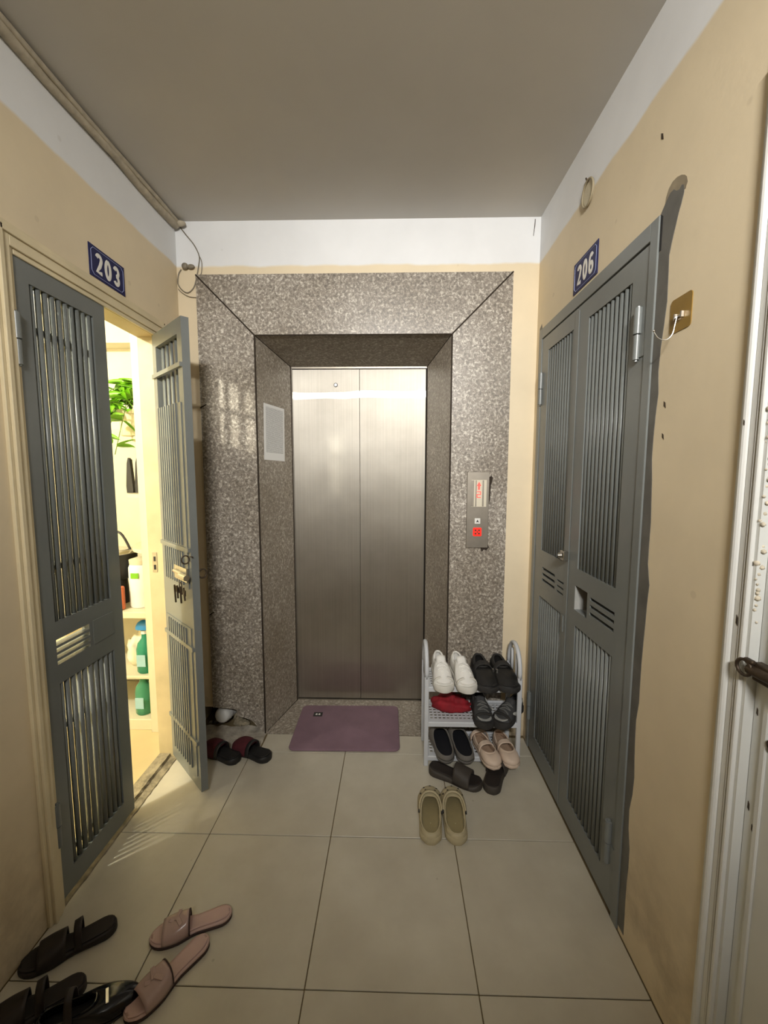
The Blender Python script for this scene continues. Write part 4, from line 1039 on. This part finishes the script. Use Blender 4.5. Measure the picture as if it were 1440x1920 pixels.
# --- khaki clogs on the floor
Fq = Foot(0.278, 0.086, 0.090, 0.106, toe=0.98, e0=0.15, e1=0.22)
def khaki(label, side):
    o = thing('foam_clog', label, 'clog', 'khaki clogs on the tiles')
    zt = keyf([(0, 0.034), (0.2, 0.030), (0.6, 0.026), (1, 0.030)])
    sole('sole', Fq, 0.0, zt, m_croc, o, bev=0.008, grow=0.003)
    zr = keyf([(0, 0.046), (0.10, 0.044), (0.30, 0.038), (0.50, 0.050), (0.64, 0.064), (0.72, 0.066)])
    upper('shell', Fq, 0.020, 0.035, 0.66, 0.92, zr, m_croc, o, th=0.006, gexp=0.50, bulge=0.35, inner=m_croc_in, rim='rim', rim_r=0.0035, rim_mat=m_croc)
    CLG = UP['at']
    footbed('footbed', Fq, lambda t: 0.027+0.006*max(0, 0.25-t)/0.25, m_croc_in, o, ins=0.010, dish=0.004)
    # swivel strap folded forward over the opening edge
    n = 22; pts = []
    for i in range(n+1):
        a = PI*i/n; t = 0.44+0.25*math.sin(a)**0.9
        pts.append((Fq.c(t)+(Fq.hw(0.5)+0.001)*math.copysign(abs(math.cos(a))**0.85, math.cos(a)), t*Fq.L, 0.044+0.026*math.sin(a)**0.9))
    bm = bmesh.new(); A, B = [], []
    for i, p in enumerate(pts):
        c_ = Vector((p[0], p[1]+0.011, p[2]+0.001)); d_ = Vector((p[0]*0.90, p[1]-0.004, p[2]+0.004))
        A.append(bm.verts.new(c_)); B.append(bm.verts.new(d_))
    for i in range(n): bm.faces.new((A[i], A[i+1], B[i+1], B[i]))
    st = bm_obj('heel_strap', bm, m_croc, o, smooth=True); q = st.modifiers.new('s', 'SOLIDIFY'); q.thickness = 0.006; q.offset = 1
    for sx in (-1, 1):
        lathe('strap_rivet', [(0, 0.004), (0.007, 0.003), (0.008, -0.002), (0, -0.002)], m_blk, o, seg=12, loc=(sx*(Fq.hw(0.44)+0.003), 0.43*Fq.L, 0.044), rot=(0, R(90*sx), 0))
    for (tb, sg_, v_) in ((1.0, 1, 0.34), (0.955, 1, 0.38), (0.955, -1, 0.38), (0.975, 1, 0.66), (0.975, -1, 0.66), (0.87, 1, 0.55), (0.87, -1, 0.55)):
        pq = CLG(tb, sg_, v_); e1_ = CLG(tb, sg_, v_+0.05)-pq; n_ = Vector((-e1_.x*e1_.z, -e1_.y*e1_.z, e1_.x**2+e1_.y**2)).normalized()
        if n_.z < 0: n_ = -n_
        q_ = n_.to_track_quat('Z', 'Y').to_euler()
        lathe('vent_hole', [(0, 0.0009), (0.0044, 0.0009), (0.0048, -0.003), (0, -0.003)], m_black, o, seg=10, loc=pq, rot=q_)
    return o
o = khaki('khaki foam clog on the tiles, the one under the charcoal slide', -1); place_ht(o, Fq, (0.405, -0.535), (0.424, -0.262), 0.0)
o['label'] = 'khaki foam clog on the floor tiles, its pair\'s left shoe'
o = khaki('khaki foam clog on the floor tiles, its pair\'s right shoe', 1); place_ht(o, Fq, (0.510, -0.534), (0.522, -0.261), 0.0)

# --- maroon mules by the broken corner
Fm = Foot(0.248, 0.086, 0.082, 0.104, toe=0.98, e0=0.17, e1=0.22)
def mule(label):
    o = thing('mule_slipper', label, 'slipper', 'maroon mules by the lift')
    zt = keyf([(0, 0.034), (0.3, 0.026), (1, 0.024)])
    sole('sole', Fm, 0.0, zt, m_mule, o, bev=0.006)
    footbed('footbed', Fm, lambda t: zt(t)-0.001, m_mule, o, ins=0.008)
    bm = bmesh.new(); rows = []; n, m = 12, 18
    for i in range(n+1):
        s = i/n; row = []
        for j in range(m+1):
            a = PI*j/m; to = 0.50-0.06*math.sin(a); t = to+(0.995-to)*(1-(1-s)**1.5)
            hw = Fm.hw(t)+0.002; h = 0.058*math.sqrt(max(0, 1-max(0, (t-0.62)/0.40)**2))
            row.append(bm.verts.new((Fm.c(t)+hw*math.copysign(abs(math.cos(a))**0.7, math.cos(a)), t*Fm.L, 0.012+h*math.sin(a)**0.8)))
        rows.append(row)
    for p, q in zip(rows, rows[1:]):
        for j in range(m): bm.faces.new((p[j], p[j+1], q[j+1], q[j]))
    u = bm_obj('upper', bm, m_maroon, o, smooth=True); q = u.modifiers.new('s', 'SOLIDIFY'); q.thickness = 0.006; q.offset = -1
    band('lining_edge', Fm, 0.44, 0.52, 0.012, 0.064, 0.062, m_mule, o, th=0.007, grow=0.003, n=3, m=18)
    return o
o = mule('maroon-topped black mule slipper against the open door leaf'); place_ht(o, Fm, (-0.535, -0.088), (-0.748, 0.012), 0.0)
o = mule('maroon-topped black mule slipper pointing at the broken granite corner'); place_ht(o, Fm, (-0.380, -0.072), (-0.590, 0.030), 0.0)

# --- pink slides
Fp = Foot(0.246, 0.060, 0.056, 0.084, toe=0.96, e0=0.14, e1=0.22)
def pink(label):
    o = thing('pink_slide', label, 'slipper', 'pink slides near the viewer')
    sole('outsole', Fp, 0.0, 0.009, m_sole_d, o, bev=0.002, grow=0.001)
    sole('sole', Fp, 0.0085, keyf([(0, 0.020), (0.5, 0.016), (1, 0.015)]), m_pink, o, bev=0.003)
    footbed('footbed', Fp, keyf([(0, 0.0195), (0.5, 0.0155), (1, 0.0145)]), m_pink, o, ins=0.006, dish=0.002)
    band('band', Fp, 0.52, 0.84, 0.012, 0.046, 0.028, m_pinkband, o, th=0.003, grow=0.001, n=8, m=16)
    band('band_edge', Fp, 0.51, 0.525, 0.012, 0.048, 0.0475, m_sole_d, o, th=0.003, grow=0.0015, n=1, m=16)
    # folded ornament on the band
    for (x, y, z, r_, w_) in ((-0.012, 0.64, 0.053, 25, 0.030), (0.012, 0.66, 0.051, -20, 0.034), (0.002, 0.72, 0.046, 60, 0.024)):
        box('ornament', -w_/2, w_/2, -0.006, 0.006, -0.0015, 0.0015, m_pinkband, o, bev=0.001, loc=(x, y*Fp.L, z), rot=(R(-14), 0, R(r_)))
    return o
o = pink('dusty pink slide with its heel towards the tiles\' middle, lying behind its mate'); place_ht(o, Fp, (-0.286, -0.806), (-0.500, -0.888), 0.0)
o['label'] = 'dusty pink slide sandal, the one farther from the viewer'
o = pink('dusty pink slide sandal nearest the viewer'); place_ht(o, Fp, (-0.332, -0.882), (-0.462, -1.072), 0.0)
o['label'] = 'dusty pink slide sandal touching the patent black flat'

# --- black strap sandals and the patent flat
Fb = Foot(0.250, 0.064, 0.062, 0.090, toe=0.95, e0=0.14, e1=0.22)
def strap_sandal(label):
    o = thing('strap_sandal', label, 'sandal', 'dark sandals by the left wall')
    zt = keyf([(0, 0.028), (0.45, 0.020), (1, 0.016)])
    sole('sole', Fb, 0.0, zt, m_espresso, o, bev=0.004)
    footbed('footbed', Fb, lambda t: zt(t)-0.001, m_slide_in, o, ins=0.005)
    band('front_band', Fb, 0.52, 0.80, 0.012, 0.054, 0.034, m_espresso, o, th=0.004, grow=0.002, n=8, m=16)
    # instep loop standing proud of the footbed
    band('instep_loop', Fb, 0.36, 0.44, 0.014, 0.070, 0.064, m_espresso, o, th=0.004, grow=0.002, n=3, m=18)
    return o
o = strap_sandal('dark brown strap sandal nearest the frame of door 203'); place_ht(o, Fb, (-0.646, -0.852), (-0.842, -0.972), 0.0)
o = strap_sandal('dark brown strap sandal cut off by the picture edge, beside the patent flat'); place_ht(o, Fb, (-0.630, -1.008), (-0.835, -1.130), 0.0)
Ff = Foot(0.255, 0.064, 0.062, 0.090, toe=0.86, e0=0.16, e1=0.34)
o = thing('patent_flat', 'glossy navy-black patent flat shoe with buckle, near the pink slide', 'shoe')
sole('sole', Ff, 0.0, 0.010, m_mule, o, bev=0.003)
zr = keyf([(0, 0.050), (0.3, 0.040), (0.62, 0.046)])
upper('upper', Ff, 0.006, 0.06, 0.56, 0.80, zr, m_patent, o, th=0.003, gexp=0.7, rim='topline', rim_r=0.0028, rim_mat=m_patent)
footbed('insole', Ff, lambda t: 0.012, m_black, o, ins=0.008, dish=0.002)
band('strap', Ff, 0.30, 0.37, 0.016, 0.080, 0.076, m_espresso, o, th=0.003, grow=0.001, n=3, m=18)
bk = bmesh.new(); add_box(bk, -0.020, 0.020, -0.004, 0.004, -0.0012, 0.0012, 0.0008); bm_obj('buckle', bk, m_chrome, o, loc=(0.004, 0.66*Ff.L, 0.0445), rot=(R(-8), 0, R(12)))
place_ht(o, Ff, (-0.690, -1.120), (-0.478, -1.030), 0.0)

# ------------------------------------------------------------------ apartment seen through the half-open door
AX0, AX1, AY0, AY1 = -3.1, XL-0.09, -2.6, 0.62
af = box('floor_apartment', AX0, AX1, AY0, AY1, -0.05, 0.012, m_apt_tile); tag(af, 'yellow tiled floor inside apartment 203', 'floor', kind=S)
aw = box('wall_apartment_back', AX0, AX1+0.0, AY1, AY1+0.05, 0, 2.75, m_aptw); tag(aw, 'white wall inside apartment 203 behind the shelves', 'wall', kind=S)
aw = box('wall_apartment_side', AX0-0.05, AX0, AY0, AY1, 0, 2.75, m_aptw); tag(aw, 'far side wall inside apartment 203', 'wall', kind=S)
aw = box('wall_apartment_front', AX0, AX1, AY0-0.05, AY0, 0, 2.75, m_aptw); tag(aw, 'near wall inside apartment 203', 'wall', kind=S)
aw = box('ceiling_apartment', AX0, AX1, AY0, AY1, 2.70, 2.76, m_aptw); tag(aw, 'white ceiling inside apartment 203', 'ceiling', kind=S)
box('ceiling_beam', AX0, AX1, 0.36, 0.62, 2.44, 2.70, m_aptw, aw)
box('ceiling_beam', AX0, AX1, 0.50, 0.62, 2.26, 2.44, m_aptw, aw)
# shelving unit
su = empty('shelf_unit', (-1.40, 0.30, 0.012)); tag(su, 'white open shelving inside apartment 203', 'shelving')
def sb(name, x0, x1, y0, y1, z0, z1, bev=0.002): return box(name, x0+1.40, x1+1.40, y0-0.30, y1-0.30, z0-0.012, z1-0.012, m_shelf, su, bev=bev)
sb('side_panel', -1.115, -1.055, 0.13, 0.60, 0.012, 2.44)
sb('plinth', -1.95, -1.117, 0.15, 0.58, 0.012, 0.075)
sb('shelf', -1.95, -1.117, 0.18, 0.58, 0.300, 0.318)
sb('worktop', -1.95, -1.117, 0.16, 0.58, 0.665, 0.700)
sb('back_panel', -1.95, -1.117, 0.585, 0.60, 0.075, 1.75)
def curved_shelf(z, x1, dep, wdt):
    n = 10; pts = [(-1.117+1.40, 0.28)]
    pts += [(-1.117+1.40-wdt*math.sin(PI/2*k/n), 0.28-dep*math.cos(PI/2*k/n)) for k in range(n+1)]
    pts += [(-1.117+1.40-wdt, 0.28)]
    poly_prism('bracket_shelf', pts, 'z', z-0.02-0.012, z-0.012, m_shelf, su)
    poly_prism('bracket', [(-1.125+1.40, z-0.032), (-1.125+1.40-wdt*0.7, z-0.032), (-1.125+1.40-wdt*0.25, z-0.09), (-1.125+1.40, z-0.17)], 'y', 0.10, 0.13, m_shelf, su)
curved_shelf(1.05, 0, 0.40, 0.22)
curved_shelf(1.36, 0, 0.40, 0.24)
curved_shelf(1.68, 0, 0.36, 0.20)
# plant in a pot on the top shelf
pl = empty('potted_pothos', (-1.232, 0.30, 1.6815)); tag(pl, 'trailing green pothos in a cream pot inside apartment 203', 'plant')
lathe('pot', [(0, 0.002), (0.058, 0.002), (0.062, 0.01), (0.066, 0.12), (0.072, 0.122), (0.072, 0.145), (0.064, 0.145), (0.062, 0.12), (0, 0.12)], M('cream_pot', (226, 214, 176), 0.5, var=0.04), pl, seg=20)
bm = bmesh.new(); prof = [(0, 0.0), (0.018, 0.010), (0.026, 0.030), (0.020, 0.055), (0.008, 0.075), (0, 0.085)]
cv_ = [bm.verts.new((0, y, -0.010*(y/0.085)**2)) for _, y in prof]
for sgn in (1, -1):
    sd = [bm.verts.new((sgn*x, y, 0.006-0.012*(y/0.085)**2)) if x > 0 else cv_[i] for i, (x, y) in enumerate(prof)]
    for i in range(len(prof)-1):
        f = [cv_[i], sd[i], sd[i+1], cv_[i+1]]; u = []
        for q in f:
            if q not in u: u.append(q)
        if len(u) > 2: bm.faces.new(u)
me_leaf = bpy.data.meshes.new('leaf'); bm.to_mesh(me_leaf); bm.free(); me_leaf.materials.append(m_leaf)
for p in me_leaf.polygons: p.use_smooth = True
rnd = random.Random(11); stems = bmesh.new()
for k in range(7):
    a = R(150+k*28); r_ = rnd.uniform(0.10, 0.17); top = rnd.uniform(0.22, 0.30)
    end = (-0.06+r_*math.cos(a)*0.9, -0.02+r_*math.sin(a), rnd.uniform(-0.12, 0.16))
    pts = spline([(0, 0, 0.12), (r_*0.3*math.cos(a), r_*0.3*math.sin(a), top), (r_*0.75*math.cos(a), r_*0.75*math.sin(a), top-0.04), end], 5)
    add_tube(stems, pts, 0.0022, 5)
    for q in pts[4::2]:
        for _ in range(2):
            link('leaf', me_leaf, None, pl, loc=q, rot=(R(rnd.uniform(-60, 30)), R(rnd.uniform(-40, 40)), R(rnd.uniform(0, 360)))).scale = (rnd.uniform(0.8, 1.25),)*3
bm_obj('stems', stems, m_stem, pl, smooth=True)
# long dark scrapers on the second bracket shelf
for k, (x, lab) in enumerate(((-1.262, 'tall black knife block blade on the apartment shelf, outer one'), (-1.212, 'tall black tool standing by the shelf panel, inner one'))):
    o = poly_prism('cook_tool', [(-0.018, 0.0), (0.018, 0.0), (0.020, 0.02), (0.008, 0.19), (-0.002, 0.20), (-0.010, 0.17), (-0.020, 0.04)], 'y', -0.012, 0.012, m_blk); o.location = (x, 0.30, 1.3615)
    tag(o, ('slim black kitchen tool on the apartment shelf, outer one', 'slim black kitchen tool on the apartment shelf, next to the panel')[k], 'kitchen tool', 'black tools on the apartment shelf')
# black handbag-like pot shapes on the counter
o = empty('frying_pan', (-1.40, 0.34, 0.7015)); tag(o, 'black pan with raised handle behind the half-open door 203', 'pan')
lathe('bowl', [(0, 0.15), (0.075, 0.15), (0.105, 0.19), (0.110, 0.30), (0.104, 0.30), (0.098, 0.20), (0.07, 0.16), (0, 0.16)], m_blk, o, seg=24)
lathe('stand', [(0, 0), (0.06, 0), (0.05, 0.15), (0, 0.15)], m_blk, o, seg=20)
tube('handle', spline([(-0.10, 0, 0.29), (-0.06, 0, 0.40), (0.03, 0, 0.42), (0.10, 0, 0.29)], 6), 0.007, m_blk, o)
lathe('lid_ring', [(0.108, 0.298), (0.113, 0.305), (0.100, 0.32), (0.03, 0.335), (0.0, 0.336), (0, 0.325), (0.10, 0.305)], m_chrome, o, seg=24)
o = box('cutting_board', -0.085, 0.085, -0.012, 0.012, 0, 0.135, m_orange, bev=0.006); o.location = (-1.36, 0.205, 0.7015); tag(o, 'terracotta red board leaning on the apartment counter', 'board'); 
o = empty('round_scissors', (-1.316, 0.19, 0.7015)); tag(o, 'black ring handle sticking out over the apartment counter', 'scissors')
bm = bmesh.new(); add_tube(bm, [(0.022*math.cos(a*PI/9), -0.025, 0.030+0.024*math.sin(a*PI/9)) for a in range(18)], 0.008, 8, closed=True); bm_obj('handle_ring', bm, m_blk, o, smooth=True)
tube('shank', [(-0.02, -0.025, 0.03), (-0.12, -0.025, 0.026)], 0.010, m_blk, o)
o = empty('white_canister', (-1.222, 0.29, 0.7015)); tag(o, 'white plastic canister with green dot on the apartment counter', 'canister')
lathe('body', [(0, 0), (0.062, 0), (0.066, 0.01), (0.066, 0.23), (0.058, 0.25), (0, 0.25)], m_pvc, o, seg=24)
lathe('lid', [(0, 0.25), (0.060, 0.25), (0.062, 0.275), (0.03, 0.285), (0, 0.285)], m_shelf, o, seg=24)
box('sticker', -0.022, 0.022, -0.069, -0.064, 0.175, 0.205, m_leaf, o)
def spray(label, x, y, z, cap, mb, sc=1.0, ang=0):
    o = empty('spray_bottle', (x, y, z), R(ang)); tag(o, label, 'bottle', 'green bottles on the apartment shelves'); o.scale = (sc,)*3
    lathe('bottle_body', [(0, 0), (0.036, 0), (0.041, 0.008), (0.041, 0.12), (0.034, 0.150), (0.016, 0.175), (0.014, 0.20), (0, 0.20)], mb, o, seg=22)
    lathe('neck_ring', [(0, 0.198), (0.017, 0.198), (0.017, 0.215), (0, 0.215)], m_pvc, o, seg=16)
    if cap: 
        bm = bmesh.new(); bmesh.ops.create_uvsphere(bm, u_segments=16, v_segments=10, radius=0.045, matrix=Matrix.Translation((0, 0, 0.222)) @ Matrix.Diagonal((1, 0.6, 1, 1)))
        bmesh.ops.bisect_plane(bm, geom=bm.verts[:]+bm.edges[:]+bm.faces[:], plane_co=(0, 0, 0.222), plane_no=(0, 0, -1), clear_outer=True); bmesh.ops.holes_fill(bm, edges=[e for e in bm.edges if e.is_boundary])
        bm_obj('trigger_head', bm, m_blue, o, smooth=True, sharp=60)
    box('bottle_label', -0.022, 0.022, -0.0425, -0.0405, 0.04, 0.10, M('pale_label', (150, 190, 200), 0.5), o)
    return o
spray('teal bottle with blue cap on the middle apartment shelf', -1.196, 0.245, 0.3195, True, m_bot, 1.15)
spray('tall green bottle on the lowest apartment shelf, capless', -1.208, 0.225, 0.0765, False, m_bot2, 1.10)
o = spray('slim green bottle leaning at the back of the lowest apartment shelf', -1.262, 0.34, 0.0765, False, m_bot2, 1.0)
# crumpled bag on the middle shelf
bm = bmesh.new(); bmesh.ops.create_uvsphere(bm, u_segments=24, v_segments=14, radius=1.0)
for v in bm.verts:
    x, y, z = v.co; k = 1+0.12*math.sin(6*x+4*y)+0.10*math.sin(9*z+4*x); v.co = Vector((x*0.075*k, y*0.07*k, max(0, (z+0.8))*0.10*k*(1.15-0.3*abs(x))))
o = bm_obj('plastic_bag', bm, m_bag, None, smooth=True); o.location = (-1.285, 0.34, 0.3195); tag(o, 'tied pale plastic bag on the middle apartment shelf', 'bag')

# ------------------------------------------------------------------ lamps (behind the viewer and inside the apartment)
lm = empty('wall_lamp', (CORRIDOR_LAMP[0], YR, CORRIDOR_LAMP[2])); tag(lm, 'slim shaded tube lamp on the wall behind the viewer', 'lamp')
box('lamp_body', -0.30, 0.30, 0.0, 0.07, -0.055, 0.055, m_whitep, lm, bev=0.004)
lm2 = empty('pendant_lamp', (-1.90, -1.55, 2.70)); tag(lm2, 'round ceiling lamp inside apartment 203', 'lamp')
lathe('lamp_base', [(0, 0), (0.06, 0), (0.05, -0.03), (0, -0.03)], m_whitep, lm2, seg=20)
